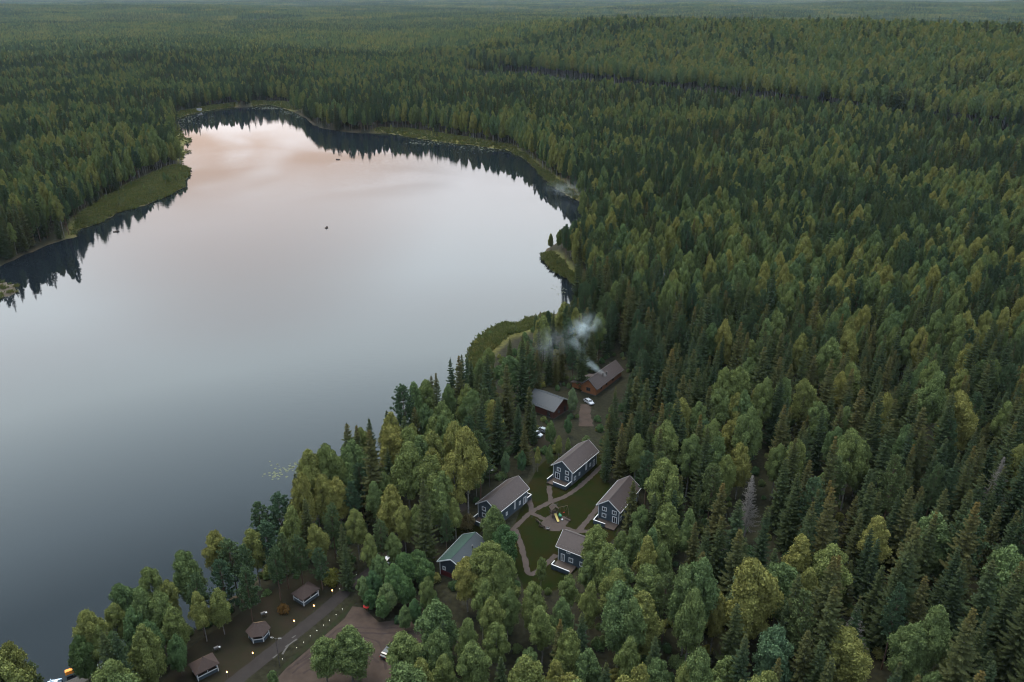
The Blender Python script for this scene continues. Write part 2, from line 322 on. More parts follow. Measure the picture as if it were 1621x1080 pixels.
bp = t.nodes.new('ShaderNodeBump'); bp.inputs['Strength'].default_value = .6; bp.inputs['Distance'].default_value = .3; t.links.new(gn_.outputs[0], bp.inputs['Height']); t.links.new(bp.outputs[0], b.inputs['Normal'])
me.materials.append(gm)
# ------------------------------------------------------------------ water
wm, t, b = pbsdf('lake_water', (.004,.006,.008), .03, .5); b.inputs['IOR'].default_value = 1.33
n = t.nodes; l = t.links; tcw = n.new('ShaderNodeTexCoord')
mpw = n.new('ShaderNodeMapping'); l.new(tcw.outputs['Object'], mpw.inputs[0]); mpw.inputs['Rotation'].default_value = (0,0,radians(12)); mpw.inputs['Scale'].default_value = (.35,1.1,1)
nw = n.new('ShaderNodeTexNoise'); nw.inputs['Scale'].default_value = .55; nw.inputs['Detail'].default_value = 3; l.new(mpw.outputs[0], nw.inputs['Vector'])
npch = n.new('ShaderNodeTexNoise'); npch.inputs['Scale'].default_value = .006; npch.inputs['Detail'].default_value = 2; npch.inputs['Distortion'].default_value = 1.2; l.new(tcw.outputs['Object'], npch.inputs['Vector'])
mrw = n.new('ShaderNodeMapRange'); mrw.interpolation_type = 'SMOOTHSTEP'; mrw.inputs[1].default_value = .42; mrw.inputs[2].default_value = .62; mrw.inputs[3].default_value = .004; mrw.inputs[4].default_value = .03; l.new(npch.outputs[0], mrw.inputs[0])
bw = n.new('ShaderNodeBump'); bw.inputs['Distance'].default_value = 1.0; l.new(mrw.outputs[0], bw.inputs['Strength']); l.new(nw.outputs[0], bw.inputs['Height']); l.new(bw.outputs[0], b.inputs['Normal'])
wx0, wx1, wy0, wy1 = -620, 120, 20, 1200
lake = MB().add([(wx0,wy0,0),(wx1,wy0,0),(wx1,wy1,0),(wx0,wy1,0)], [(0,1,2,3)]).build('lake', wm); lake['kind'] = 'structure'
# ------------------------------------------------------------------ village ground sheets (the pad is level at 3.00 m)
def sheet(name, pts, z, mat, kind='structure'):
    o = MB().add([(p[0],p[1],z) for p in pts], [tuple(range(len(pts)))]).build(name, mat); o['kind'] = kind; return o
def strip(name, pts, wid, z, mat, jit=.18):
    P_ = []
    for i in range(len(pts)-1):
        a, b_ = Vector(pts[i][:2]), Vector(pts[i+1][:2]); k = max(1, int((b_-a).length/.8)); P_ += [a.lerp(b_, q/k) for q in range(k)]
    P_.append(Vector(pts[-1][:2]))
    for _ in range(3): P_ = [P_[0]]+[(P_[i-1]+P_[i]*2+P_[i+1])/4 for i in range(1, len(P_)-1)]+[P_[-1]]
    v = []
    for i, p in enumerate(P_):
        d = (P_[min(i+1,len(P_)-1)]-P_[max(i-1,0)]).normalized(); nn = Vector((-d.y, d.x)); ww = wid[0]+(wid[1]-wid[0])*i/(len(P_)-1) if isinstance(wid, tuple) else wid
        a = p+nn*(ww/2+random.uniform(-jit,jit)); c = p-nn*(ww/2+random.uniform(-jit,jit)); v += [(a.x,a.y,z),(c.x,c.y,z)]
    o = MB().add(v, [(2*i,2*i+1,2*i+3,2*i+2) for i in range(len(P_)-1)]).build(name, mat); o['kind'] = 'structure'; return o
M['lawn'] = noisy('lawn_grass', (0.0062,0.0112,0.0031), (0.0130,0.0105,0.0043), .22, 1.0, .0, .5, 9, 6)
M['needle'] = noisy('needle_litter', (0.0147,0.0105,0.0070), (0.0098,0.0105,0.0049), .3, .95, .1, .5, 8, 6)
M['path'] = noisy('red_grey_pavers', (0.0392,0.0297,0.0263), (0.0280,0.0218,0.0196), 1.2, .9, .2, .4, 12)
M['gravel'] = noisy('reddish_gravel', (.042,.031,.025), (.025,.0185,.0155), .35, .95, .1, .6, 18, 8)
M['track'] = noisy('pressed_gravel', (.021,.0155,.014), (.030,.022,.020), .8, .95, .1, .5, 14, 8)
M['asphalt'] = noisy('worn_asphalt', (0.0165,0.0139,0.0130), (0.0113,0.0095,0.0091), .6, .9, .2, .4, 14, 8)
M['verge'] = noisy('dark_verge', (0.0084,0.0126,0.0049), (0.0119,0.0112,0.0056), .6, .95, .1, .5, 10)
pp = lambda *q: [tuple(G(a, b)[:2]) for a, b in q]
sheet('lawn', pp((812,838),(826,800),(838,765),(852,740),(872,722),(950,720),(960,760),(985,790),(975,850),(905,910),(880,935),(830,935),(815,900)), 3.004, M['lawn'])
sheet('lawn', pp((690,850),(735,818),(765,838),(752,852),(725,848)), 3.004, M['lawn'])
sheet('gazebo_lawn', pp((250,1100),(280,1040),(380,970),(460,915),(520,905),(565,905),(540,930),(480,980),(420,1030),(345,1100)), 3.004, M['needle'])
strip('road', [G(250,1160),G(365,1084),G(437,1027),G(508,971),G(560,925),G(600,895),G(622,878),G(650,845),G(690,825),G(740,800)], (3.6,3.0), 3.008, M['asphalt'], .08)
strip('verge', [G(415,1095),G(452,1052),G(512,1003),G(545,972),G(562,950)], 1.0, 3.012, M['verge'], .2)
sheet('parking_gravel', pp((420,1095),(453,1058),(545,980),(558,960),(575,962),(600,985),(690,975),(700,1010),(640,1030),(615,1100)), 3.006, M['gravel'])
for tk in ([(470,1052),(520,1020),(560,1005),(600,1015),(612,1060)], [(480,1066),(530,1035),(575,1028),(600,1050)], [(455,1062),(540,992),(600,996),(650,992)], [(462,1066),(548,1000),(604,1004),(652,1000)]): strip('tyre_track', [G(*q) for q in tk], .5, 3.0085, M['track'], .16)
strip('path', [G(800,852),G(813,837),G(841,810),G(871,795),G(897,785),G(915,773),G(938,752),G(955,735)], 1.5, 3.008, M['path'])
strip('path', [G(871.5,793),G(870,780),G(869,769)], 1.4, 3.010, M['path'])
strip('path', [G(842,809),G(840,797),G(836,788)], 1.7, 3.010, M['path'])
strip('path', [G(840,811),G(853,818),G(866,824)], 1.4, 3.010, M['path'])
strip('path', [G(885,832),G(900,838),G(915,842),G(935,841),G(946,839)], 1.4, 3.010, M['path'])
strip('path', [G(916,841),G(930,824),G(948,802)], 1.6, 3.012, M['path'])
strip('path', [G(815,838),G(822,853),G(827,871),G(831,886),G(834,904),G(838,912),G(850,905),G(867,891),G(880,878)], 1.5, 3.010, M['path'])
sheet('playground_patio', pp((856,828),(866,818),(873,814),(885,815),(897,819),(902,824),(894,834),(886,841),(874,841),(862,838)), 3.014, M['path'])
strip('forest_track', [G(928,675),G(925,655),G(928,640)], (5,3.5), 3.008, M['gravel'], .3)
strip('car_track', [G(842,705),G(862,688)], 7, 3.008, M['needle'], .3)
for k, (a, b_, c, d_) in enumerate([(447,1036,457,1020),(452,1024,470,1012),(432,1042,440,1036),(462,1010,468,1006)]):     # pale chalk marks worn into the drive
    strip('road_marking', [G(a,b_), G(c,d_)], .45, 3.0125+.0005*k, M['stone'], .12)
# ------------------------------------------------------------------ houses
def opening(root, face, u, zc, ww, hh, Ls, Ws, kind='window', z0=0, frame='white', panes=2):
    """a window or door on a wall: frame proud of the wall, glass panes inside it"""
    if face == 'front':   T = lambda a, o, z: (-Ls/2-o, a, z)
    elif face == 'back':  T = lambda a, o, z: (Ls/2+o, -a, z)
    elif face == 'right': T = lambda a, o, z: (a, -Ws/2-o, z)
    else:                 T = lambda a, o, z: (-a, Ws/2+o, z)
    def bx(mb, a0, a1, o0, o1, za, zb):
        p = [T(a0,o0,za), T(a1,o1,zb)]
        mb.box(*sorted((p[0][0],p[1][0])), *sorted((p[0][1],p[1][1])), *sorted((p[0][2],p[1][2])))
    g = MB(); n = panes; gw = (ww-.1*(n+1))/n
    for k in range(n):
        a0 = u-ww/2+.1+k*(gw+.1); bx(g, a0, a0+gw, .005, .03, zc-hh/2+.1, zc+hh/2-.1)
    o = g.build(kind, M['glass'], root)
    f = MB(); t = .13
    bx(f, u-ww/2-t, u-ww/2+.1, .004, .075, zc-hh/2-t, zc+hh/2+t); bx(f, u+ww/2-.1, u+ww/2+t, .004, .075, zc-hh/2-t, zc+hh/2+t)
    bx(f, u-ww/2+.1, u+ww/2-.1, .004, .07, zc+hh/2-.1, zc+hh/2+t); bx(f, u-ww/2+.1, u+ww/2-.1, .004, .07, zc-hh/2-t, zc-hh/2+.1)
    for k in range(1, n):
        a0 = u-ww/2+k*(gw+.1); bx(f, a0, a0+.1, .004, .06, zc-hh/2+.1, zc+hh/2-.1)
    f.build('frame', M[frame], o)
    if kind == 'door':
        h = MB(); bx(h, u+ww*.32, u+ww*.36, .03, .1, zc-.1, zc+.05); h.build('handle', M['metal'], o)
    return o
def gable_house(name, label, cx, cy, ang, Ls, Ws, wall, ridge, wmat, rmat, trim='white', opens=(), over=.5, corner=True, base_h=.3, cat='house', group=None, z=3.0, chimneys=(), roof_r=None):
    root = tag(empty(name, (cx,cy,z), radians(ang)), label, cat, group); hl, hw = Ls/2, Ws/2
    MB().box(-hl-.06, hl+.06, -hw-.06, hw+.06, 0, base_h).build('foundation', M['stone'], root)
    w_ = MB(); sec = [(-hw,base_h),(hw,base_h),(hw,wall),(0,ridge-.08),(-hw,wall)]
    w_.add([(-hl,a,b_) for a, b_ in sec]+[(hl,a,b_) for a, b_ in sec], [(0,4,3,2,1),(5,6,7,8,9)]+[(k,(k+1)%5,5+(k+1)%5,5+k) for k in range(5)])
    w_.build('wall', M[wmat], root)
    sl = (ridge-wall)/hw; th = .14
    for s in (1, -1):
        r = MB(); ye, ze = s*(hw+over), wall-sl*over
        pts = [(0,ridge),(ye,ze),(ye,ze+th),(0,ridge+th)]
        if s < 0: pts = pts[::-1]
        r.add([(-hl-over,a,b_) for a, b_ in pts]+[(hl+over,a,b_) for a, b_ in pts], [(3,2,1,0),(4,5,6,7)]+[(k,(k+1)%4,4+(k+1)%4,4+k) for k in range(4)])
        o = r.build('roof_slope', M[(roof_r or rmat) if s < 0 else rmat], root)
        g = MB(); g.box(-hl-over, hl+over, min(ye,ye+s*.12), max(ye,ye+s*.12), ze-.06, ze+.06); g.build('gutter', M['metal' if trim != 'white' else 'white'], o)
        sg = MB()
        for k in range(int(Ls/.9)):
            x = -hl+.3+k*.9; yy = s*(hw+over-.55); zz = ridge-sl*abs(yy)+th; sg.box(x, x+.28, yy-.04, yy+.04, zz-.01, zz+.12)
        sg.build('snow_guard', M['metal'], o)['kind'] = 'stuff'
        for e_ in (-1, 1):
            b_ = MB(); x0 = e_*(hl+over); x1 = x0+e_*.06; q = [(0,ridge-.16),(ye,ze-.16),(ye,ze+th+.03),(0,ridge+th+.03)]
            b_.add([(x0,a,c) for a, c in q]+[(x1,a,c) for a, c in q], [(0,1,2,3),(7,6,5,4)]+[(k,(k+1)%4,4+(k+1)%4,4+k) for k in range(4)])
            b_.build('barge_board', M[trim], root)
    MB().box(-hl-over, hl+over, -.13, .13, ridge+th-.05, ridge+th+.05).build('ridge_cap', M[rmat], root)
    if corner:
        for sx in (-1, 1):
            for sy in (-1, 1):
                x0, y0 = sx*hl, sy*hw; MB().box(min(x0+sx*.03,x0-sx*.16), max(x0+sx*.03,x0-sx*.16), min(y0+sy*.03,y0-sy*.16), max(y0+sy*.03,y0-sy*.16), base_h+.01, wall-.02).build('corner_board', M[trim], root)
    for q in opens: opening(root, *q[:5], Ls, Ws, *(q[5:] or ('window',)), frame=trim)
    for (x, y, hgt, rad) in chimneys:
        zt = ridge-sl*abs(y); c = MB().bar((x,y,zt-.2), (x,y,zt+hgt), rad, rad, 8).build('chimney', M['metal'], root); MB().bar((x,y,zt+hgt+.1), (x,y,zt+hgt+.2), rad*1.6, rad*.5, 8).build('cowl', M['metal'], c)
    return root
def deck(root, x0, x1, y0, y1, rails, h=.45, wallmat='blue'):
    """raised deck: floor and solid parapets with a white cap rail. rails: (ax,ay,bx,by) in house coordinates"""
    MB().box(x0, x1, y0, y1, .05, h).build('deck_floor', M['deck'], root)
    for ax, ay, bx, by in rails:
        a, b_ = Vector((ax,ay,0)), Vector((bx,by,0)); d = (b_-a).normalized(); nn = Vector((-d.y,d.x,0))
        def slab(t0, t1, za, zb, ext=0):
            p = [a-d*ext+nn*t0, b_+d*ext+nn*t0, b_+d*ext+nn*t1, a-d*ext+nn*t1]; return MB().prism([(q.x,q.y) for q in p], za, zb)
        o = slab(-.05, .05, .08, h+1.0).build('parapet', M[wallmat], root); slab(-.12, .12, h+1.0, h+1.1, .08).build('cap_rail', M['white'], o)
SIDE = [('right',-5.6,1.7,.9,1.1),('right',-3.0,1.9,.55,.9),('right',1.0,2.6,.6,2.4,'window'),('right',3.4,1.9,.6,1.0),('right',5.6,1.5,.9,2.1,'door')]
GRP = 'blue grey cottages round the playground lawn'
WA = [('front',1.35,3.9,1.15,1.1),('front',-1.6,3.75,1.15,1.1),('front',-1.6,1.75,1.15,1.15),('front',1.75,1.55,1.5,2.0,'door'),('left',2.5,2,.8,1.1),('left',-2.5,2,.8,1.1)]
hA = gable_house('cottage', 'blue grey two storey cottage with deck, tall conifers close behind its far end', 19.6, 213.4, 54, 14.5, 6.8, 5.0, 7.5, 'blue', 'roof_brown', opens=WA+SIDE, group=GRP)
deck(hA, -10.9, -7.35, -3.4, 3.4, [(-10.85,-3.35,-10.85,1.0),(-10.85,-3.35,-7.4,-3.35),(-10.6,3.35,-7.4,3.35)])
WC = [('front',1.35,3.9,1.15,1.1),('front',-1.7,3.75,1.15,1.1),('front',1.35,1.75,1.15,1.15),('front',-1.9,1.45,1.2,1.9,'door'),('left',2.5,2,.8,1.1)]
hC = gable_house('cottage', 'blue grey cottage whose far side is hidden by dark spruces, parapet left of its gable', 30.6, 193.0, 58.5, 13.5, 6.4, 5.0, 7.5, 'blue', 'roof_brown', opens=WC+SIDE, group=GRP)
deck(hC, -9.9, -6.85, -3.2, 3.2, [(-9.85,3.15,-6.9,3.15),(-9.85,3.15,-9.85,-.4)])
hB = gable_house('cottage', 'long blue grey cottage with brown roof, its gable behind a leafy tree', -2.6, 193.0, 54, 14.2, 7.0, 5.0, 7.5, 'blue', 'roof_brown', opens=WC+SIDE+[('right',6.3,1.5,.4,2.0)], group=GRP)
deck(hB, -10.4, -7.2, -3.5, 3.5, [(-10.35,3.45,-7.25,3.45),(-10.35,3.45,-10.35,.2)])
deck(hB, 7.2, 9.4, -3.5, 3.5, [(7.3,-3.45,9.35,-3.45),(9.35,-3.45,9.35,1)])
hD = gable_house('cottage', 'blue grey cottage half hidden by birches, long side and deck facing the wood', 19.8, 169.7, -32, 14, 6.8, 5.0, 7.5, 'blue', 'roof_brown', opens=[('right',-5.6,1.6,.9,2.1,'door'),('right',-3.2,1.7,1.1,1.2),('right',0,1.7,1.1,1.2),('right',-4,4.0,.9,.8),('front',0,3.9,1.1,1.1)], group=GRP)
deck(hD, -6.9, -1.5, -7.3, -3.45, [(-6.85,-7.25,-1.6,-7.25),(-6.85,-7.25,-6.85,-5.6),(-6.85,-3.2,-6.85,-2.9)])
hE = gable_house('cottage', 'dark blue cottage with green shingle roof and red lower gable wall', -12.5, 168.3, 62, 11.5, 7.2, 4.6, 6.5, 'darkblue', 'roof_green', opens=[('front',2.3,2.6,.7,.9),('front',-1.6,2.6,.9,1.2),('left',0,2.4,.9,1.1),('left',-3,2.4,.9,1.1)], roof_r='roof_slate', chimneys=((1.2,-2.0,1.0,.16),))
MB().box(-5.83, -5.752, -3.4, 3.4, .35, 1.75).build('red_wainscot', M['red'], hE)
dsh = MB(); dsh.ball((-3.2,-2.3,6.0), .3, .3, .12, 10, 6); dsh.bar((-3.2,-2.3,5.0), (-3.2,-2.3,6.0), .04); dsh.build('satellite_dish', M['white'], hE)
hF = gable_house('log_house', 'red brown log house with blue grey metal roof, near the leaning smoke', 13.1, 253.8, -39.4, 11.5, 9.6, 3.6, 6.1, 'logs_red', 'roof_grey', 'darkwood', opens=[('back',-1.8,1.5,1.0,2.0,'door'),('back',1.8,1.8,1.0,1.0),('right',-3,1.8,1.0,1.0),('right',3.6,1.4,1.2,2.1,'door')], over=.7, corner=False)
hG = gable_house('log_house', 'long orange log house with smoking chimney and dark purple brown roof', 34.2, 274.0, 55, 20, 6.0, 3.4, 6.0, 'logs', 'roof_brown', 'darkwood', opens=[('front',.2,1.9,1.5,1.2,'window'),('right',-6,1.8,1.0,1.0),('right',-2,1.8,1.0,1.0),('right',3,1.8,1.0,1.0)], over=.6, corner=False, chimneys=((-2.5,-1.6,1.6,.2),(-.2,-1.9,1.5,.2),(-5.5,.5,.8,.12),(6.5,.4,.7,.12)))
an = MB(); an.add([(-9.2,3.0,.3),(-1,3.0,.3),(-1,7.6,.3),(-9.2,7.6,.3),(-9.2,3.0,3.2),(-1,3.0,3.2),(-1,7.6,2.3),(-9.2,7.6,2.3)], [(3,2,1,0),(4,5,6,7),(0,1,5,4),(1,2,6,5),(2,3,7,6),(3,0,4,7)]); an = an.build('annex_wall', M['logs'], hG)
ar = MB(); ar.add([(-9.8,2.95,3.5),(-.5,2.95,3.5),(-.5,8.2,2.35),(-9.8,8.2,2.35),(-9.8,2.95,3.62),(-.5,2.95,3.62),(-.5,8.2,2.47),(-9.8,8.2,2.47)], [(3,2,1,0),(4,5,6,7),(0,1,5,4),(1,2,6,5),(2,3,7,6),(3,0,4,7)]); ar.build('annex_roof', M['roof_brown'], hG)
hz_ = float(height(np.array([75.]), np.array([390.]))[0])
hH = gable_house('forest_hut', 'small dark red hut with slate blue roof alone among the pines', 75, 390, 60, 7, 6, 5.2, 7.2, 'logs_red', 'roof_grey', 'darkwood', opens=[('front',0,2.0,1.0,1.0),('right',0,2.0,1.0,1.0)], cat='hut', z=hz_)
p3 = G(984, 326, 3); hI = gable_house('forest_hut', 'tiny reddish hut roof glimpsed between trees beside the smoky cove', p3.x, p3.y, 20, 6, 5, 3.0, 4.6, 'logs_red', 'roof_brown', 'darkwood', opens=[('front',0,1.6,.8,.8)], cat='hut', z=float(height(np.array([p3.x]), np.array([p3.y]))[0]))
p3 = G(316, 176, .6); MBs = gable_house('boat_shed', 'tiny white shed standing on the far grassy shore', p3.x, p3.y, 10, 4.5, 3.5, 2.4, 3.6, 'white', 'roof_grey', opens=[('front',0,1.2,.9,1.8,'door')], cat='shed', z=float(height(np.array([p3.x]), np.array([p3.y]))[0]), corner=False)
# ------------------------------------------------------------------ gazebos
def gazebo(label, cx, cy, ang, plan, apex=(0,0), eave=2.35, top=4.1, tan=None):
    root = tag(empty('gazebo', (cx,cy,3.0), radians(ang)), label, 'gazebo', 'grey blue gazebos along the drive'); n = len(plan)
    MB().prism(plan, .02, .14).build('floor_slab', M['deck'], root)
    for i in range(n):
        a, b_ = Vector(plan[i]), Vector(plan[(i+1) % n]); d = (b_-a).normalized(); nn = Vector((d.y,-d.x)); Lh = (b_-a).length
        def sl(s0, s1, o0, o1, za, zb): 
            q = [a+d*s0+nn*o0, a+d*s1+nn*o0, a+d*s1+nn*o1, a+d*s0+nn*o1]; return MB().prism([(k.x,k.y) for k in q], za, zb)
        if i != 2: sl(.08, Lh-.08, -.05, .03, .16, 1.02).build('panel', M['blue'], root)
        if i != 2: sl(.05, Lh-.05, -.09, .08, 1.02, 1.15).build('handrail', M['white'], root)
        sl(.05, Lh-.05, -.09, .07, eave-.28, eave-.1).build('header', M['white'], root)
        sl(-.09, .09, -.09, .09, .145, eave-.1).build('post', M['white'], root)
        if Lh > 3.4: sl(Lh/2-.06, Lh/2+.06, -.06, .05, 1.16, eave-.29).build('mullion', M['white'], root)
        e1 = a+(a-Vector(apex)).normalized()*.6; e2 = b_+(b_-Vector(apex)).normalized()*.6; A3 = Vector((*apex, top))
        v = [(e1.x,e1.y,eave-.15),(e2.x,e2.y,eave-.15),tuple(A3)]; v += [(x,y,z+.1) for x, y, z in v]
        MB().add(v, [(2,1,0),(3,4,5),(0,1,4,3),(1,2,5,4),(2,0,3,5)]).build('roof_panel', M['shingle_tan' if i == tan else 'shingle'], root)
    MB().bar((apex[0],apex[1],top+.02), (apex[0],apex[1],top+.28), .14, .06, 6).build('finial', M['shingle'], root)
    t = MB().box(-.9,.9,-.35,.35,.72,.78); t.box(-.7,-.6,-.3,.3,.15,.72); t.box(.6,.7,-.3,.3,.15,.72); t.build('table', M['wood'], root)
    return root
rect = lambda a, b_: [(-a,-b_),(a,-b_),(a,b_),(-a,b_)]
gazebo('square gazebo with pointed brown roof nearest the frame of the lakeside path end', -67.3, 132.9, 40, rect(2.2,1.75), tan=2)['label'] = 'rectangular gazebo with tan back roof face, farthest along from the yellow bush'
gazebo('six sided gazebo with brown shingle roof and one tan roof face', -58.5, 143.3, 12, [(2.25*cos(radians(60*k)), 2.25*sin(radians(60*k))) for k in range(6)], tan=1)
gazebo('rectangular gazebo with pointed brown roof beside the yellow bush', -50.6, 156.2, 54, rect(2.3,1.8))
# ------------------------------------------------------------------ torches, lamps
def torch(x, y):
    r = tag(empty('garden_torch', (x,y,3.0)), 'garden torch on thin pole burning orange beside the drive', 'torch', 'burning torches along the drive')
    MB().bar((0,0,0), (0,0,1.35), .035).build('pole', M['metal'], r); MB().bar((0,0,1.3), (0,0,1.5), .06, .11, 8).build('cup', M['metal'], r)
    MB().loft([[(.1*s_*cos(2*pi*k/8), .1*s_*sin(2*pi*k/8), z) for k in range(8)] for s_, z in ((.6,1.48),(1.1,1.58),(.8,1.72),(.15,1.9))]).build('flame', M['flame'], r)
    ld = bpy.data.lights.new('torch_light', 'POINT'); ld.energy = 3; ld.color = (1,.5,.18); ld.shadow_soft_size = .08; lo2 = bpy.data.objects.new('torch_light', ld); COL.objects.link(lo2); lo2.parent = r; lo2.location = (0,0,2.0)
for a, b_ in [(359,1064),(400,1034),(465.6,983),(497,959),(526,935)]:
    p = G(a, b_, 4.6); torch(p.x, p.y)
def bollard(x, y):
    r = tag(empty('path_light', (x,y,3.0)), 'small white globe light on a short stake beside the drive', 'path light', 'white path lights along the drive')
    MB().bar((0,0,0), (0,0,.5), .03).build('stake', M['metal'], r); MB().ball((0,0,.56), .075, .075, .075, 8, 6).build('globe', M['lamp'], r, True)
for a, b_ in [(447,1043),(469.5,1025),(480.5,1016.5),(491,1006.5),(501.6,998),(512,989.5),(521.6,981.7),(532,973),(542,964),(537.6,932),(547,924),(556.5,916.6),(564,909.7),(588.7,890),(568.7,939)]:
    p = G(a, b_, 3.6); bollard(p.x, p.y)
def lamp_post(label, p, h, arms, lit=True):
    r = tag(empty('lamp_post', p), label, 'lamp post'); MB().bar((0,0,0), (0,0,h), .09, .06, 8).build('pole', M['metal'], r)
    for a in arms:
        MB().bar((0,0,h-.1), (cos(a)*.9, sin(a)*.9, h+.1), .035).build('arm', M['metal'], r)
        c, s_ = cos(a), sin(a); q = [(c*u-s_*v_, s_*u+c*v_) for u, v_ in ((.6,-.13),(1.25,-.13),(1.25,.13),(.6,.13))]
        o = MB().prism(q, h+.06, h+.2).build('lamp_head', M['stone'], r); MB().prism([(x*.98+.01*c, y*.98+.01*s_) for x, y in q], h+.02, h+.058).build('lens', M['lamp'] if lit else M['glass'], o)
p = G(443,1055); lamp_post('tall dark lamp post standing between drive and gravel car park', p, 8.0, (0, pi*.9))
p = G(775,772); lamp_post('single lamp post near the long cottage behind the leafy tree', p, 6.0, (.3,))
p = G(1004,592); lamp_post('twin headed lamp post beyond the long orange log house', p, 6.0, (0, pi))
# ------------------------------------------------------------------ cars
def car(label, x, y, ang, paint, suv=True, group='cars parked at the lodge'):
    r = tag(empty('parked_car', (x,y,3.01), radians(ang)), label, 'car', group); pm = carpaint('car_paint', paint)
    Lc, Wc = 4.6, 1.85; hh = 1.68 if suv else 1.45
    # lower body: sections along x
    def ring(x_, w_, z0, z1): return [(x_,-w_,z0+.12),(x_,-w_*.94,z0),(x_,w_*.94,z0),(x_,w_,z0+.12),(x_,w_,z1-.12),(x_,w_*.9,z1),(x_,-w_*.9,z1),(x_,-w_,z1-.12)]
    MB().loft([ring(-2.3,.80,.42,.80),ring(-2.2,.88,.30,.95),ring(-1.3,.92,.25,.98),ring(.9,.92,.25,.98),ring(1.7,.90,.27,.92),ring(2.2,.84,.32,.80),ring(2.3,.74,.42,.68)]).build('body', pm, r, False)
    e0, e1 = (-2.1, -1.7) if suv else (-1.8, -1.2)
    def cring(x_, w_, z): return [(x_[0],-w_,z),(x_[1],-w_,z),(x_[1],w_,z),(x_[0],w_,z)]
    MB().loft([cring((e0,1.15),.84,.96), cring((e0+.12,.75),.78,hh-.18), cring((e1,.35),.68,hh-.02)]).build('cabin', M['glass_car'], r)
    MB().loft([cring((e1-.12,.42),.70,hh-.05), cring((e1-.02,.30),.62,hh+.03)]).build('roof', pm, r)
    for s_ in (-1, 1):
        pl = MB()
        for xa, xb in ((1.12,.40),(-.45,-.45),(e0+.08,e1)): pl.bar((xa,s_*.845,.96), (xb,s_*.69,hh-.02), .05, .04, 4)
        pl.build('pillar', pm, r)
        MB().box(.75,.95,s_*.9-.12 if s_ < 0 else s_*.9, s_*.9 if s_ < 0 else s_*.9+.12, .98,1.12).build('mirror', pm, r)
        MB().box(2.16,2.29,*sorted((s_*.52,s_*.78)),.62,.76).build('headlight', M['ltblue'], r); MB().box(-2.31,-2.2,*sorted((s_*.55,s_*.8)),.68,.88).build('tail_light', M['redcloth'], r)
        for xw in (-1.4, 1.4):
            wv = MB().bar((xw,s_*.70,.33), (xw,s_*.93,.33), .33, .33, 14).build('wheel', M['tyre'], r); MB().bar((xw,s_*.925,.33), (xw,s_*.945,.33), .2, .18, 10).build('rim', M['rim'], wv)
car('silver white estate car parked on the drive beside dark bushes', -32.6, 169.5, 235, (.42,.44,.47))
car('pale silver car parked nose out under trees behind the cottages', 8.2, 235.4, -40, (.26,.28,.31))
car('grey hatchback parked next to the silver car under trees', 10.9, 237.6, -38, (.10,.115,.13), False)
car('white car parked below the orange log house', 27.9, 258.6, -60, (.24,.25,.27), False)
car('black car at the edge of the gravel, half under a birch', -27.9, 138.3, 65, (.012,.016,.02), False)
# ------------------------------------------------------------------ playground
def post_box(n, mat, root, *bb): return MB().box(*bb).build(n, M[mat], root)
pg = tag(empty('play_tower', (11.9,190.0,3.014), radians(20)), 'wooden play tower with yellow slide and swing frame on paved patio', 'playground')
for sx in (-.8,.8):
    for sy in (-.8,.8): MB().bar((sx,sy,0), (sx,sy,2.9), .07).build('post', M['darkwood'], pg)
post_box('platform','darkwood',pg,-.9,.9,-.9,.9,1.35,1.45)
for s_ in (-1,1):
    MB().add([(s_*1.15,-1.1,2.75),(s_*1.15,1.1,2.75),(0,1.1,3.75),(0,-1.1,3.75),(s_*1.15,-1.1,2.83),(s_*1.15,1.1,2.83),(0,1.1,3.83),(0,-1.1,3.83)], [(0,1,2,3),(7,6,5,4),(0,4,5,1),(1,5,6,2),(2,6,7,3),(3,7,4,0)]).build('roof_panel', M['darkwood'], pg)
    post_box('railing','darkwood',pg,-.85,.85,s_*.88-.03,s_*.88+.03,1.9,2.3)
MB().box(-1.2,1.2,-.05,.05,3.8,3.9).build('ridge_board', M['stone'], pg)
sl_ = MB(); P0 = [(0,-.9,1.45),(0,-1.5,1.15),(0,-2.6,.5),(0,-3.3,.3)]
for sx0, sx1, dz in ((-.28,.28,0),(-.33,-.27,.2),(.27,.33,.2)):
    sl_.loft([[(sx0,y,z),(sx1,y,z),(sx1,y,z+.06+dz),(sx0,y,z+.06+dz)] for _, y, z in P0])
sl_.build('slide', M['yellow'], pg)
MB().bar((.85,0,2.6), (4.2,0,2.6), .06).build('swing_beam', M['wood'], pg)
for s_ in (-1,1): MB().bar((4.2,0,2.65), (4.2,s_*1.1,0), .06).build('leg', M['wood'], pg)
for xx in (1.8, 3.1):
    sw = MB().box(xx-.25,xx+.25,-.13,.13,.5,.55).build('swing_seat', M['green' if xx < 2 else 'redcloth'], pg); c = MB()
    for d_ in (-.22,.22): c.bar((xx+d_,0,.55), (xx+d_,0,2.6), .012, n=4)
    c.build('chain', M['metal'], sw)
p = G(886.5, 817, 3.4); bb = tag(MB().ball((0,0,.5), .55,.55,.5, 12, 8).build('play_bucket', M['green'], None, True), 'round green toy tub beside the yellow slide', 'toy'); bb.location = (p.x,p.y,3.0)
p = G(890, 823, 3.2); bb = tag(MB().ball((0,0,.28), .28,.28,.28, 10, 8).build('ball', M['white'], None, True), 'white ball lying on the playground patio', 'ball'); bb.location = (p.x,p.y,3.0)
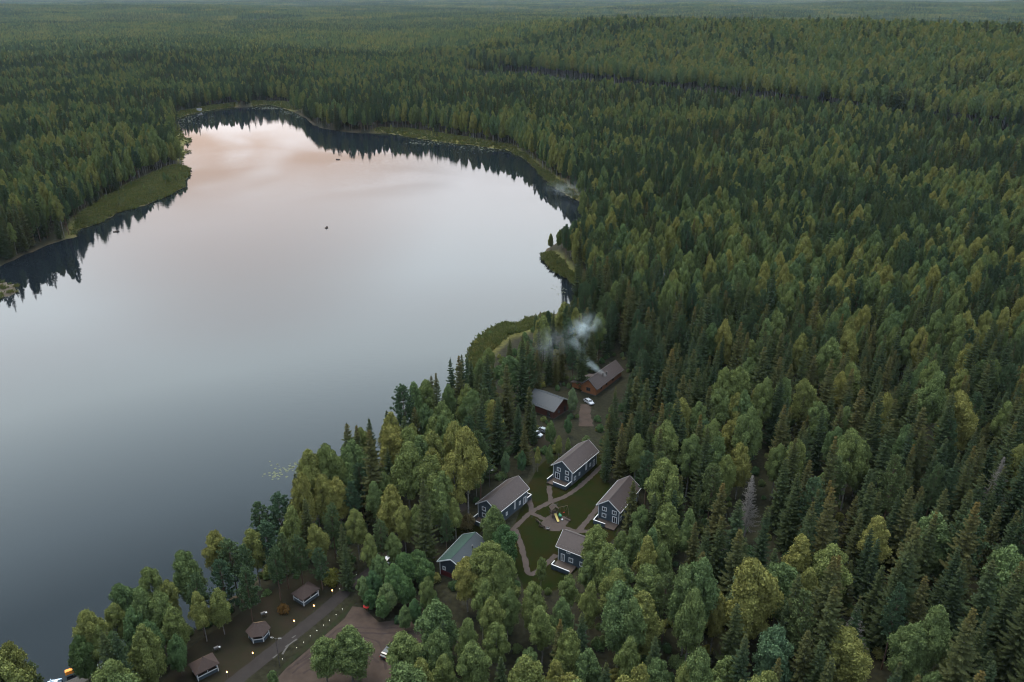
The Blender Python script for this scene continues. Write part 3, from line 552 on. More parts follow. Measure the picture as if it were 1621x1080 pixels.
def bench(label, a, b_, ang):
    p = G(a, b_); r = tag(empty('garden_bench', (p.x,p.y,3.014), radians(ang)), label, 'bench', 'benches round the patio')
    for k in range(3): MB().box(-.9,.9,-.25+.17*k,-.1+.17*k,.42,.47).build('seat_slat', M['darkwood'], r)
    for k in range(2): MB().box(-.9,.9,.28,.32,.58+.18*k,.72+.18*k).build('back_slat', M['darkwood'], r)
    for sx in (-.75,.75):
        MB().box(sx-.05,sx+.05,-.25,-.17,0,.42).build('leg', M['darkwood'], r); MB().box(sx-.05,sx+.05,.20,.28,0,.95).build('leg', M['darkwood'], r)
bench('dark bench by the patio edge facing the slide from the lawn path', 852, 827, 125)
bench('dark bench at the patio corner beside the swing frame', 899, 824, -40)
bench('dark bench on the lawn side of the fire pit', 858, 835, 160)
p = G(867,838); r = tag(empty('fire_pit', (p.x,p.y,3.014)), 'round black fire bowl at the patio edge', 'fire pit')
MB().loft([[(q*cos(2*pi*k/12), q*sin(2*pi*k/12), z) for k in range(12)] for q, z in ((.2,.12),(.42,.2),(.55,.45),(.5,.45),(.36,.24))]).build('bowl', M['metal'], r)
for k in range(3): MB().bar((.4*cos(k*2.09),.4*sin(k*2.09),.3), (.5*cos(k*2.09),.5*sin(k*2.09),0), .03).build('leg', M['metal'], r)
def grill(label, a, b_):
    p = G(a, b_); r = tag(empty('barbecue_grill', (p.x,p.y,3.01), .6), label, 'grill', 'grills on the gazebo lawn')
    MB().box(-.5,.5,-.3,.3,.75,1.0).build('fire_box', M['metal'], r)
    for sx in (-.42,.42):
        for sy in (-.24,.24): MB().bar((sx,sy,.75), (sx*1.1,sy*1.1,0), .03).build('leg', M['metal'], r)
    MB().loft([[(x_,.32*cos(pi*k/6),1.02+.32*sin(pi*k/6)) for k in range(7)] for x_ in (-.5,.5)]).build('hood', M['metal'], r); MB().box(.55,.95,-.25,.25,.85,.89).build('side_shelf', M['white'], r)
grill('black barbecue grill between the tan faced gazebos', 343, 1031); grill('black barbecue grill behind the six sided gazebo', 417, 976)
p = G(582, 968); r = tag(empty('garden_parasol', (p.x,p.y,3.0)), 'red cloth parasol under the dark bushes by the gravel', 'parasol')
MB().bar((0,0,0), (0,0,2.3), .04).build('pole', M['wood'], r); MB().loft([[(q*cos(2*pi*k/8), q*sin(2*pi*k/8), z) for k in range(8)] for q, z in ((1.0,1.75),(.55,2.1),(.06,2.35))]).build('canopy', M['redcloth'], r)
# ------------------------------------------------------------------ boats, dock
def person(label, loc, rz, coat='coat'):
    me = bpy.data.meshes.new('person')
    v = [(0,0,.38),(0,.02,.62),(0,.03,.86),(0,.03,.96),(0,.02,1.06),(0,.0,1.2),(.19,.03,.86),(.27,-.12,.66),(.2,-.36,.6),(-.19,.03,.86),(-.27,-.12,.66),(-.2,-.36,.6),(.1,-.02,.36),(.13,-.44,.42),(.13,-.52,.06),(-.1,-.02,.36),(-.13,-.44,.42),(-.13,-.52,.06),(.13,-.62,.03),(-.13,-.62,.03)]
    e = [(0,1),(1,2),(2,3),(3,4),(4,5),(2,6),(6,7),(7,8),(2,9),(9,10),(10,11),(0,12),(12,13),(13,14),(0,15),(15,16),(16,17),(14,18),(17,19)]
    rd = [.17,.17,.17,.06,.1,.1,.08,.055,.04,.08,.055,.04,.1,.075,.05,.1,.075,.05,.045,.045]
    me.from_pydata(v, e, []); o = bpy.data.objects.new('person', me); COL.objects.link(o); me.materials.append(M[coat])
    sk = o.modifiers.new('skin', 'SKIN')
    if not me.skin_vertices: bpy.context.view_layer.objects.active = o
    lay = me.skin_vertices[0] if len(me.skin_vertices) else None
    if lay:
        for i, x in enumerate(rd): lay.data[i].radius = (x, x)
        lay.data[0].use_root = True
    sb_ = o.modifiers.new('sub', 'SUBSURF'); sb_.levels = 1; sb_.render_levels = 1
    o.location = loc; o.rotation_euler = (0,0,rz); tag(o, label, 'person'); return o
def boat(label, x, y, ang, paint='darkwood', Lb=3.8, Wb=1.45, z=0.0, group='rowing boats on the lake'):
    r = tag(empty('rowing_boat', (x,y,z), radians(ang)), label, 'boat', group); out_, inn = [], []
    for k in range(9):
        u = k/8; w_ = Wb/2*(sin(pi*(.12+.80*u))**.7 if u < 1 else .05); x_ = -Lb/2+Lb*u; zt = .38+.22*u**3
        out_.append([(x_,-w_,zt),(x_,-w_*.8,.05),(x_,0,-.12),(x_,w_*.8,.05),(x_,w_,zt),(x_,w_*.9,zt),(x_,w_*.7,.12),(x_,0,0.02),(x_,-w_*.7,.12),(x_,-w_*.9,zt)])
    MB().loft(out_).build('hull', M[paint], r)
    for u in (.22,.52,.78): MB().box(-Lb/2+Lb*u-.13,-Lb/2+Lb*u+.13,-Wb*.40,Wb*.40,.28,.32).build('thwart', M['wood'], r)
    for s_ in (-1,1): MB().bar((0,s_*.5,.45), (-.6,s_*2.0,.15), .03).build('oar', M['wood'], r)
    return r
boat('dark rowing boat with two people trailing a wake on the far lake', -158, 735, 175); person('person in dark coat seated in the bow of the boat with a wake', (-159.0,735.1,.05), pi/2); person('person in dark coat seated in the stern of the boat with a wake', (-157.2,734.9,.05), -pi/2)
boat('small dark rowing boat seen end on in the middle of the lake', -119.8, 505.2, 80); person('person in dark coat seated in the boat in mid lake', (-119.8,505.2,.05), 0)
boat('small dark rowing boat near the marshy bank', -251.6, 496.2, 20); person('person in dark coat seated in the boat near the marshy bank', (-251.0,496.4,.05), 1.2)
dk = tag(empty('landing_stage', (-95.2,132.5,0), radians(35)), 'grey plank landing stage on the near lake shore', 'dock')
for k in range(24): MB().box(-3.6+.3*k,-3.32+.3*k,-1.7,1.7,.62,.67).build('plank', M['stone'], dk)
for sx in (-3.2,0,3.2):
    for sy in (-1.5,1.5): MB().bar((sx,sy,-2), (sx,sy,.6), .09).build('pile', M['wood'], dk)
lj = tag(MB().build('life_jackets', M['orange']) if False else empty('life_jacket_rack', (-98.6,134.9,.67), .5), 'bright orange heap of life jackets on the landing stage', 'life jackets')
for k in range(6):
    x_ = -.75+.3*k; MB().loft([[(x_+a*.16, -.55+.05*k*.3+b_, c) for a, b_, c in ((-1,0,0),(1,0,0),(1,.1,.75+.12*(k % 2)),(-1,.1,.75+.12*(k % 2)))], [(x_+a*.16, .55+b_, c) for a, b_, c in ((-1,0,0),(1,0,0),(1,-.1,.8),(-1,-.1,.8))]]).build('life_jacket', M['orange'], lj)
def pedalo(label, x, y, ang):
    r = tag(empty('pedal_boat', (x,y,.06), radians(ang)), label, 'pedal boat', 'pedal boats by the landing stage')
    for s_ in (-.5,.5): MB().loft([[(x_,s_-w_,.05),(x_,s_+w_,.05),(x_,s_+w_*.8,.45),(x_,s_-w_*.8,.45)] for x_, w_ in ((-1.4,.15),(-.9,.27),(.8,.27),(1.5,.08))]).build('float', M['ltblue'], r)
    MB().box(-.9,.7,-.55,.55,.452,.54).build('deck_panel', M['white'], r)
    for s_ in (-.3,.3): MB().loft([[(-.6,s_-.22,.545),(-.1,s_-.22,.545),(-.1,s_-.22,.7),(-.5,s_-.22,.72),(-.6,s_-.22,1.1),(-.7,s_-.22,1.1)], [(-.6,s_+.22,.545),(-.1,s_+.22,.545),(-.1,s_+.22,.7),(-.5,s_+.22,.72),(-.6,s_+.22,1.1),(-.7,s_+.22,1.1)]]).build('seat', M['ltblue'], r)
pedalo('pale blue pedal boat moored on the open side of the landing stage', -100.9, 132.4, 20); pedalo('pale blue pedal boat moored under the birch branches', -93.6, 136.2, 60)
# ================================================================== trees
def unit(v): return v/np.maximum(np.linalg.norm(v, axis=-1, keepdims=True), 1e-9)
def cards(P_, Nn, wid, hgt, g, U=None):
    """rhombic leaf cards at P_ with normals Nn"""
    n = len(P_); Nn = unit(Nn)
    U = unit(g.normal(size=(n,3))) if U is None else unit(U)
    T = unit(np.cross(Nn, U)); B = unit(np.cross(T, Nn)) if U is None else U
    wid = np.broadcast_to(np.asarray(wid, float), (n,))[:,None]; hgt = np.broadcast_to(np.asarray(hgt, float), (n,))[:,None]
    V = np.stack([P_-B*hgt/2, P_+T*wid/2+B*hgt*.08, P_+B*hgt/2, P_-T*wid/2+B*hgt*.08], 1).reshape(-1,3)
    return V, np.arange(4*n).reshape(-1,4)
def tube(pts, rad, n=6):
    pts = np.asarray(pts, float); rad = np.asarray(rad, float); d = unit(np.gradient(pts, axis=0)); ref = np.array([1.,.13,.07]) if abs(d[0][0]) < .9 else np.array([0,1.,0])
    u = unit(np.cross(d, ref)); w_ = np.cross(d, u); a = np.arange(n)*2*pi/n
    V = (pts[:,None,:]+rad[:,None,None]*(u[:,None,:]*np.cos(a)[None,:,None]+w_[:,None,:]*np.sin(a)[None,:,None])).reshape(-1,3)
    m = len(pts); i = np.arange(m-1)[:,None]*n; k = np.arange(n)[None,:]; k2 = (k+1) % n
    return V, np.stack([i+k, i+k2, i+n+k2, i+n+k], -1).reshape(-1,4)
class NB:
    def __init__(s): s.V = []; s.F = []; s.T = []; s.n = 0
    def add(s, VF, tint=None):
        V, F = VF; s.V.append(V); s.F.append(F+s.n); s.n += len(V)
        s.T.append(np.ones((len(V),3)) if tint is None else (np.repeat(tint, len(V)//len(tint), 0) if len(tint) != len(V) else tint))
    def get(s): return np.concatenate(s.V), np.concatenate(s.F), np.concatenate(s.T)
def lobed(seed, H=19., Rm=3.0, base=.30, nl=17, per=230, leaf=.42, droop=.35, roundness=.75, limbs=11, tone=(1,1,1)):
    """birch and other broadleaf: trunk, limbs and a crown of leafy lobes"""
    g = np.random.default_rng(seed); tr, cr_ = NB(), NB()
    lean = g.normal(0, .02, 2)*H; z = np.linspace(0, H*.93, 9); px_ = lean[0]*(z/H)**2+g.normal(0,.06,9)*np.minimum(z/4,1); py_ = lean[1]*(z/H)**2+g.normal(0,.06,9)*np.minimum(z/4,1)
    tr.add(tube(np.stack([px_,py_,z],1), .17*(H/19)*(1-.93*z/(H*.95))+.02))
    axis = lambda zz: np.array([np.interp(zz, z, px_), np.interp(zz, z, py_), zz])
    env = lambda t: Rm*np.sin(np.clip(np.power(np.clip(t,0,1), roundness), 0, 1)*pi*.90+.10)**.9
    lobes = [(axis(H*.93), Rm*.27, Rm*.42)]
    ang = g.uniform(0, 2*pi)
    for i in range(nl):
        t = (i+.5)/nl; t = .05+.87*t; ang += 2.4+g.normal(0,.25); hz = H*(base+(1-base)*t)-.4
        e_ = env(t); rad = e_*g.uniform(.35,.86); sz = (.20+.15*g.random())*e_+.42
        c = axis(min(hz, H*.9))+np.array([cos(ang)*rad, sin(ang)*rad, 0]); c[2] = hz
        lobes.append((c, sz, sz*g.uniform(1.1,1.55)))
    for c, a, b_ in lobes:
        n = int(1.5*per*(a/1.2)**1.4)+50; d = unit(g.normal(size=(n,3))); d[:,2] = np.where(d[:,2] < -.35, -d[:,2], d[:,2])
        rr_ = np.where(g.random((n,1)) < .3, g.uniform(.25,.75,(n,1)), g.uniform(.72,1.08,(n,1))); bumps = 1+.16*np.sin(d[:,:1]*7+c[0]*9)*np.sin(d[:,1:2]*7+c[1]*5)+.10*np.sin(d[:,2:]*11+c[2])
        P_ = c+d*np.array([a,a,b_])*rr_*bumps; P_[:,2] -= droop*g.random(n)*(1-d[:,2])*.6
        Nn = unit(d+g.normal(0,.36,(n,3))); U = np.tile(np.array([0,0,-1.]), (n,1))+g.normal(0,.7,(n,3))
        k = g.uniform(.65,1.2,n); tint = np.array(tone)*(1+g.normal(0,.13,(n,1)))*(1+g.normal(0,.10))
        tint = tint*np.array([[1.0,1.0,1.0]])+np.array([[.05,.01,0]])*g.random((n,1))
        cr_.add(cards(P_, Nn, leaf*k*.8, leaf*k*1.25, g, U), np.repeat(np.clip(tint,.3,2), 4, 0))
    for i in range(limbs):
        c, a, b_ = lobes[1+int(i*nl/limbs)]; z0 = max(H*base*.7, c[2]-np.hypot(c[0],c[1])*1.3-.6); p0 = axis(min(z0, H*.9)); m_ = (p0+c)/2+np.array([0,0,-.2])
        tr.add(tube([p0, m_, c+np.array([0,0,.2])], [.055,.035,.015], 4))
    return tr.get(), cr_.get()
def spruce(seed, H=22., Rm=2.9, dead=False, gap=.86, cone=.5, lo=.06, shape=.8):
    g = np.random.default_rng(seed); tr, cr_ = NB(), NB()
    z = np.linspace(0, H, 8); tr.add(tube(np.stack([0*z+g.normal(0,.03,8), 0*z, z], 1), .24*(H/22)*(1-z/H)+.012))
    zz = H*lo; lopside = g.uniform(0, 2*pi)
    while zz < H-.25:
        u = (H-zz)/H; Lr = Rm*min(1, (u/.78))**shape*g.uniform(.82,1.12)+.10; nb = 8 if u > .12 else 6
        if u > .75: Lr *= 1-(u-.75)*1.1
        a0 = g.uniform(0, 2*pi)
        for k in range(nb):
            a = a0+2*pi*k/nb+g.normal(0,.22); zj = zz+g.normal(0,.12); Lb = Lr*g.uniform(.5,1.25)*(1+.12*cos(a-lopside))
            dirh = np.array([cos(a), sin(a), 0]); side = np.array([-sin(a), cos(a), 0]); up = .42-1.05*min(u/.55,1)**.8; ups = .38*min(u/.4,1)
            f = lambda s_, zj=zj: np.array([0,0,zj])+dirh*Lb*s_+np.array([0,0,1])*Lb*(up*s_*.75+ups*s_**2.6)
            if dead:
                if g.random() < .2: continue
                tr.add(tube([f(0), f(.35), f(.7), f(1)], [.06,.045,.035,.018], 3))
                for q in range(int(Lb/.16)):
                    s_ = g.uniform(.25,1); p0 = f(s_); e_ = p0+side*g.choice([-1,1])*g.uniform(.1,.55)*(1.2-s_)+np.array([0,0,-g.uniform(.1,.5)]); tr.add(tube([p0, e_], [.03,.014], 3))
                continue
            n = max(2, int(Lb/.235)); s_ = (np.arange(n)+.6)/n; pts = np.array([f(x) for x in s_])
            wd = (.30+.46*Lb*(1-s_)*np.minimum(s_/.25,1))*.62
            for sg_ in (-1, 1):
                off = side[None,:]*sg_*wd[:,None]*.5+dirh[None,:]*.16*Lb/n+np.array([0,0,-1])[None,:]*(.05+.20*wd[:,None]*g.uniform(.4,1.4,(n,1)))
                C = pts+off*.9; U = off+dirh*.22; Nn = np.array([0,0,1.])+side*sg_*.55+g.normal(0,.22,(n,3))
                tint = (1+g.normal(0,.12,(n,1)))*np.ones((n,3))*(1+.10*(s_[:,None]-.5))
                topb = np.clip((.20-u)/.20, 0, 1)*cone
                tint = tint*(1-topb)+topb*np.array([1.9,1.2,.85])*g.uniform(.6,1.2,(n,1))
                cr_.add(cards(C, Nn,   .33+.12*g.random(n), np.linalg.norm(off,axis=1)*1.9+.24, g, U), np.repeat(np.clip(tint,.2,4), 4, 0))
            # hanging twigs
            if u > .15:
                n2 = max(2, n); s2 = g.uniform(.3,1,n2); p2 = np.array([f(x) for x in s2])+np.array([0,0,-.16]); cr_.add(cards(p2, g.normal(size=(n2,3))*np.array([1,1,.2]), .16, .42, g, np.tile([0,0,-1.],(n2,1))+g.normal(0,.15,(n2,3))), np.repeat((1+g.normal(0,.1,(n2,1)))*np.ones((n2,3))*.9,4,0))
        zz += gap*g.uniform(.8,1.2)*(.55+.45*min(1,u*3))
    if dead: return tr.get(), None
    cr_.add(cards(np.array([[0,0,H-.1],[0,0,H-.1]]), np.array([[1,0,0],[0,1,0.]]), .25, .9, g, np.array([[0,0,1.],[0,0,1.]])))
    return tr.get(), cr_.get()
def pine(seed, H=20., Rm=2.7, base=.38, flat=.5):
    g = np.random.default_rng(seed); tr, cr_ = NB(), NB()
    z = np.linspace(0, H*.97, 9); px_ = np.cumsum(g.normal(0,.10,9)); py_ = np.cumsum(g.normal(0,.10,9)); px_ -= px_[0]; py_ -= py_[0]
    tr.add(tube(np.stack([px_,py_,z],1), .20*(H/20)*(1-.92*z/H)+.015)); ax = lambda q: np.array([np.interp(q,z,px_), np.interp(q,z,py_), q])
    zz = H*base
    while zz < H*.985:
        t = (zz/H-base)/(1-base); env = Rm*(np.sin(pi*(.16+.84*t)**.72*.97)**(flat+.35))+.18; nb = 5
        a0 = g.uniform(0, 2*pi)
        for k in range(nb):
            if g.random() < .14: continue
            a = a0+2*pi*k/nb+g.normal(0,.3); Lb = env*g.uniform(.6,1.15); dirh = np.array([cos(a),sin(a),0]); rise = .15+.65*t
            f = lambda s_: ax(zz)+dirh*Lb*s_+np.array([0,0,1])*Lb*(rise*s_*s_+.05*s_)
            if Lb > .8: tr.add(tube([ax(zz), f(.5), f(1)], [.04,.028,.01], 3))
            npuff = max(2, int(Lb/.42))
            for q in range(npuff):
                s_ = .38+.62*(q+g.random()*.8)/npuff; c = f(min(s_,1.02))+g.normal(0,.16,3)*np.array([1,1,.5])*max(Lb*.5,.5); n = 20
                d = unit(g.normal(size=(n,3))+np.array([0,0,.75])+dirh*.5); P_ = c+d*g.uniform(.12,.36,(n,1))
                tint = (1+g.normal(0,.10,(n,1)))*(1+g.normal(0,.09))*np.ones((n,3)); cr_.add(cards(P_, np.cross(d, g.normal(size=(n,3))), .21, .54, g, d), np.repeat(np.clip(tint,.3,2),4,0))
        zz += .62*g.uniform(.8,1.2)
    c = ax(H*.97); n = 26; d = unit(g.normal(size=(n,3))+np.array([0,0,1.1])); cr_.add(cards(c+d*g.uniform(.1,.5,(n,1)), np.cross(d, g.normal(size=(n,3))), .16, .5, g, d))
    return tr.get(), cr_.get()
def lo_tree(g, kind, H, R_):
    """a far tree: crown shape from a few dozen leaf-clump faces, plus trunk"""
    tr, cr_ = NB(), NB(); z = np.array([0,H*.9]); tr.add(tube([[0,0,0],[0,0,H*.9]], [.16,.04], 3))
    if kind == 'spruce':
        n = 190; t = g.random(n)**.75; zz = H*(.1+.9*(1-t)); r = R_*t**.8*g.uniform(.65,1.05,n); a = g.uniform(0,2*pi,n); P_ = np.stack([np.cos(a)*r,np.sin(a)*r,zz],1); Nn = np.stack([np.cos(a)*.5,np.sin(a)*.5,np.ones(n)],1)+g.normal(0,.3,(n,3)); w_ = .8; tint = np.ones((n,3))*(1+g.normal(0,.12,(n,1)))
    else:
        n = 260; t = g.random(n); b0 = .28 if kind == 'birch' else .40; zz = H*(b0+(1-b0)*t); e_ = R_*np.sin(pi*np.clip(.10+.86*t,0,1)**.65)**.9; r = e_*g.uniform(.6,1.05,n); a = g.uniform(0,2*pi,n); P_ = np.stack([np.cos(a)*r,np.sin(a)*r,zz],1); Nn = np.stack([np.cos(a),np.sin(a),.4+t*1.2],1)+g.normal(0,.4,(n,3)); w_ = .9; tint = np.ones((n,3))*(1+g.normal(0,.12,(n,1)))
    cr_.add(cards(P_, Nn, w_*g.uniform(.7,1.2,n), w_*g.uniform(.8,1.4,n), g), np.repeat(tint,4,0)); return tr.get(), cr_.get()
KINDS = {'birch': ('birch','bark_birch'), 'pine': ('pine','bark_pine'), 'spruce': ('spruce','bark_spruce'), 'broad': ('broad','bark_spruce')}
PROTO = {k: [] for k in KINDS}          # (trunk mesh, crown mesh, whole mesh, height, radius)
def proto(kind, data, H, R_):
    (tv,tf,tt), (cv,cf,ct_) = data; lm, bm_ = M[KINDS[kind][0]], M[KINDS[kind][1]]; i = len(PROTO[kind])
    trunk = npmesh('trunk', tv, tf, [bm_]); crown = npmesh('crown', cv, cf, [lm], tint=ct_)
    whole = npmesh(kind+'_tree', np.concatenate([tv,cv]), np.concatenate([tf,cf+len(tv)]), [bm_,lm], np.concatenate([np.zeros(len(tf)),np.ones(len(cf))]), np.concatenate([tt,ct_]))
    for q in trunk.polygons: q.use_smooth = True
    PROTO[kind].append((trunk, crown, whole, H, R_))
for i in range(6):
    H = [20,22,21,23,19,22][i]; R_ = [3.6,4.1,3.2,3.7,3.9,3.0][i]
    proto('birch', lobed(100+i, H, R_, [.28,.26,.34,.36,.22,.40][i], [30,36,26,31,34,26][i], 520, .33, .5, [.62,.7,.58,.66,.6,.7][i]), H, R_)
for i in range(2): proto('birch', lobed(130+i, 23, 3.1, .46, 22, 400, .36, .4, .7), 23, 3.6)
for i in range(5):
    H = [24,22,26,20,23][i]; R_ = [3.7,3.2,4.0,3.0,2.9][i]
    proto('spruce', spruce(200+i, H, R_, cone=[.6,.2,.4,.05,.8][i]), H, R_)
for i in range(5):
    H = [22,21,23,20,22][i]; R_ = [3.1,2.7,2.9,3.3,2.5][i]
    proto('pine', pine(300+i, H, R_, [.38,.34,.42,.30,.45][i], [.5,.6,.5,.55,.6][i]), H, R_)
for i in range(4):
    H = [17,20,14,18][i]; R_ = [4.2,4.2,3.5,4.2][i]
    proto('broad', lobed(400+i, H, R_,   .20, 34, 480, .38, .1, .72, tone=[(1,1,1),(1.15,1.1,1.35),(.8,.85,.8),(1.1,1.15,1.1)][i]), H, R_)
# ------------------------------------------------------------------ where trees stand
open_px = [[(752,812),(800,757),(832,742),(866,733),(900,698),(944,700),(950,745),(992,755),(1000,850),(940,862),(925,880),(898,905),(835,925),(812,850),(800,870),(742,838)],
  [(685,892),(725,846),(755,846),(752,880),(725,918),(692,918)], [(250,1100),(285,1045),(384,975),(462,915),(545,915),(600,872),(632,872),(612,915),(568,955),(600,985),(660,985),(640,1030),(610,1100)],
  [(850,614),(893,628),(893,655),(880,672),(856,650)], [(908,606),(930,598),(972,566),(993,578),(948,622),(946,640),(944,676),(912,676),(920,640),(908,625)], [(842,700),(846,680),(868,678),(866,700)], [(1177,775),(1192,752),(1207,775),(1208,814),(1192,828),(1177,814)], [(1153,860),(1158,852),(1163,870)], [(1040,426),(1047,426),(1047,435),(1040,435)], [(85,1045),(125,1045),(150,1085),(85,1085)], [(747,566),(750,545),(790,518),(838,510),(838,528),(802,546),(772,566)]]
lake_px = [(-40,1080),(-40,1010),(60,1020),(95,1055),(108,960),(178,895),(240,868),(288,842),(335,812),(378,838),(398,772),(440,740),(480,716),(535,683),(578,642),(648,606),(706,570),(738,558),(744,548),(790,515),(806,510),(870,492),(905,474),(918,462),(900,447),(870,428),(852,405),(852,380),(880,365),(925,340),(895,310),(870,294),(840,262),(822,250),(600,215),(400,190),(280,300),(-40,440)]
road_w = [(G(a,b_).x, G(a,b_).y) for a, b_ in [(250,1160),(365,1084),(437,1027),(508,971),(560,925),(600,895),(622,878),(650,845),(690,825),(740,800)]]
HOUSES = [(o.location.x, o.location.y, o.rotation_euler.z, r_[0], r_[1]) for o, r_ in ((hA,(9.5,5)),(hB,(9.5,5)),(hC,(9,5)),(hD,(8.5,7)),(hE,(7,5)),(hF,(7.5,6.5)),(hG,(11.5,8)),(hH,(4.5,4)),(hI,(4,4)))]
heroes = []      # kind, x, y, scale, proto index, rotation
def hero(px, py, h, kind, i=0, wide=1.0):
    p = G(px, py, 3+h*.98); heroes.append((kind, p.x, p.y, h/PROTO[kind][i][3], i, random.uniform(0,6.28), wide))
for q in [(130,955,18,'birch',0),(185,902,19,'birch',1),(230,877,18,'birch',3),(215,923,19,'birch',2),(270,960,14,'birch',4),(287,855,20,'birch',1),(333,822,21,'birch',5),(360,843,19,'pine',0,1.2),(405,782,18,'pine',2,1.2),(437,773,19,'pine',3,1.2),(423,820,18,'pine',1,1.35),(465,738,17,'spruce',3),(513,752,19,'birch',1),(533,757,18,'birch',0),
  (500,720,17,'birch',3),(623,675,21,'birch',1,1.15),(645,678,20,'birch',0,1.1),(682,662,19,'birch',2),(701,659,20,'birch',3),(680,723,23,'birch',5,1.2),(613,710,18,'spruce',0),(588,694,17,'spruce',2),(583,652,19,'spruce',1),(569,735,18,'pine',3),(558,764,17,'pine',1),(595,762,17,'birch',2),(617,770,18,'birch',4),(638,801,15,'birch',0),(697,750,20,'birch',4),(740,661,22,'pine',0,.9),(754,642,23,'pine',2,.9),
  (656,645,20,'spruce',2),(611,640,18,'spruce',0),(572,662,17,'birch',1),(715,578,18,'spruce',1),(745,567,17,'spruce',3),(773,547,14,'birch',0),(807,537,17,'spruce',1),(807,563,19,'birch',1,1.2),(833,527,17,'birch',2),(837,533,19,'spruce',2),(857,497,15,'birch',3),(893,480,18,'birch',4),(922,523,24,'spruce',4),(768,617,20,'pine',1),(803,593,20,'spruce',0),(907,615,11,'broad',1,.8),
  (783,803,15,'birch',4,1.1),(797,835,13,'broad',2,1.1),(770,862,20,'birch',1,1.3),(738,885,16,'birch',0,1.1),(675,913,14,'birch',5,.9),(692,953,17,'birch',4,1.25),(763,920,17,'birch',2),(803,932,17,'birch',3,.9),(780,947,17,'birch',0,.9),(845,927,17,'birch',1),(860,958,17,'birch',2,1.1),(857,883,11,'birch',5,.9),(945,833,16,'birch',0,1.3),(933,877,16,'birch',2),(900,910,15,'birch',5),(890,950,16,'birch',3),
  (887,982,18,'spruce',4),(922,972,20,'spruce',0),(973,902,18,'birch',3,1.1),(1033,898,19,'birch',1,1.2),(1017,943,18,'birch',4,1.2),(993,1010,17,'birch',2),(1038,1008,18,'spruce',1),(837,1027,16,'birch',5),(750,1020,17,'birch',0,1.1),(787,988,16,'birch',3),(737,977,17,'birch',2),(690,1000,17,'birch',1),(640,1004,16,'birch',0,1.3),(793,1040,15,'spruce',3),(550,998,15,'birch',4,1.35),(510,1012,13,'birch',0,1.35),
  (623,895,12,'broad',3,.9),(660,873,9,'broad',2,1.1),(590,905,8,'broad',0,1.1),(612,925,9,'broad',0,1.1),(640,915,9,'broad',2,1.1),(655,950,8,'broad',3,.9),(1003,762,19,'spruce',3),(1037,780,20,'spruce',1),(1012,640,22,'spruce',0),(968,640,20,'spruce',1),(1000,655,22,'spruce',2),(985,672,20,'spruce',4),(962,690,16,'spruce',3,.8),(1016,800,16,'birch',5),(985,842,13,'birch',0),(800,716,9,'broad',1,.8),(826,716,8,'broad',0,.8),(852,708,9,'birch',2,.8),(870,705,8,'birch',4,.8),(885,690,9,'birch',0,.8),
  (150,985,14,'birch',2),(172,940,16,'birch',3),(205,960,15,'broad',0,.8),(247,930,17,'birch',0),(258,905,17,'birch',5),(303,900,18,'pine',0),(312,935,15,'birch',2),(345,878,18,'pine',3),(380,862,18,'pine',1),(396,828,18,'birch',3),(342,930,14,'birch',0),(386,900,16,'pine',3),(432,868,16,'pine',0),(455,800,18,'birch',2),(470,850,15,'pine',3),(482,790,18,'spruce',3),(500,830,15,'birch',1),(540,830,15,'spruce',1),(562,808,16,'birch',3),(522,800,17,'pine',0),(445,845,17,'pine',1),(503,868,13,'pine',3),(545,862,14,'spruce',3),(582,848,14,'birch',2),(600,826,15,'pine',0),(622,845,12,'birch',0),(660,800,15,'birch',5),(720,790,14,'birch',2),(705,815,12,'pine',3),(275,1010,11,'broad',0,.8),(120,1000,13,'broad',2,.8),(235,985,13,'broad',0,.8),(175,1000,13,'birch',4,.8),(700,1040,15,'birch',3),(660,1050,14,'birch',1),(880,1050,15,'birch',2),(960,1050,17,'spruce',0),(930,1030,16,'birch',4),(870,540,18,'spruce',1),(890,535,18,'spruce',3),(850,555,17,'spruce',0),(908,540,18,'pine',1),(880,558,14,'spruce',3),(900,662,7,'broad',0,.8),(965,655,17,'spruce',2),(962,680,14,'spruce',3),(900,694,7,'birch',2,.9),(872,668,9,'broad',2,.8),(830,672,15,'spruce',1),(38,1036,13,'pine',0,1.0),(0,1046,12,'pine',3,1.0),(600,882,9,'broad',0,1.1),(640,878,10,'broad',2,1.1),(575,915,7,'broad',0,1.1),(605,945,7,'broad',2,1.1),(640,962,7,'broad',0,1.0),(672,888,9,'broad',2,1.1),(680,935,8,'broad',0,1.1),(585,935,6,'broad',2,1.1),(820,640,18,'spruce',1),(838,612,19,'spruce',2),(845,640,15,'spruce',3,.8),(430,1062,6,'birch',0,1.1),(1190,895,21,'broad',1,1.0),(1240,890,20,'birch',1,1.3),(1320,865,21,'birch',0,1.3),(1400,820,20,'birch',2,1.2),(1480,815,21,'birch',4,1.3),(1600,870,20,'broad',3),(1350,1000,20,'birch',1,1.3),(1230,995,20,'broad',1,1.0)]:
    hero(*q)
hp = np.array([(h[1], h[2]) for h in heroes]+[tuple(G(a, b_, 3+c)[:2]) for a, b_, c in ((1192,752,21),(1157,852,14),(1357,965,15),(1590,722,22))])
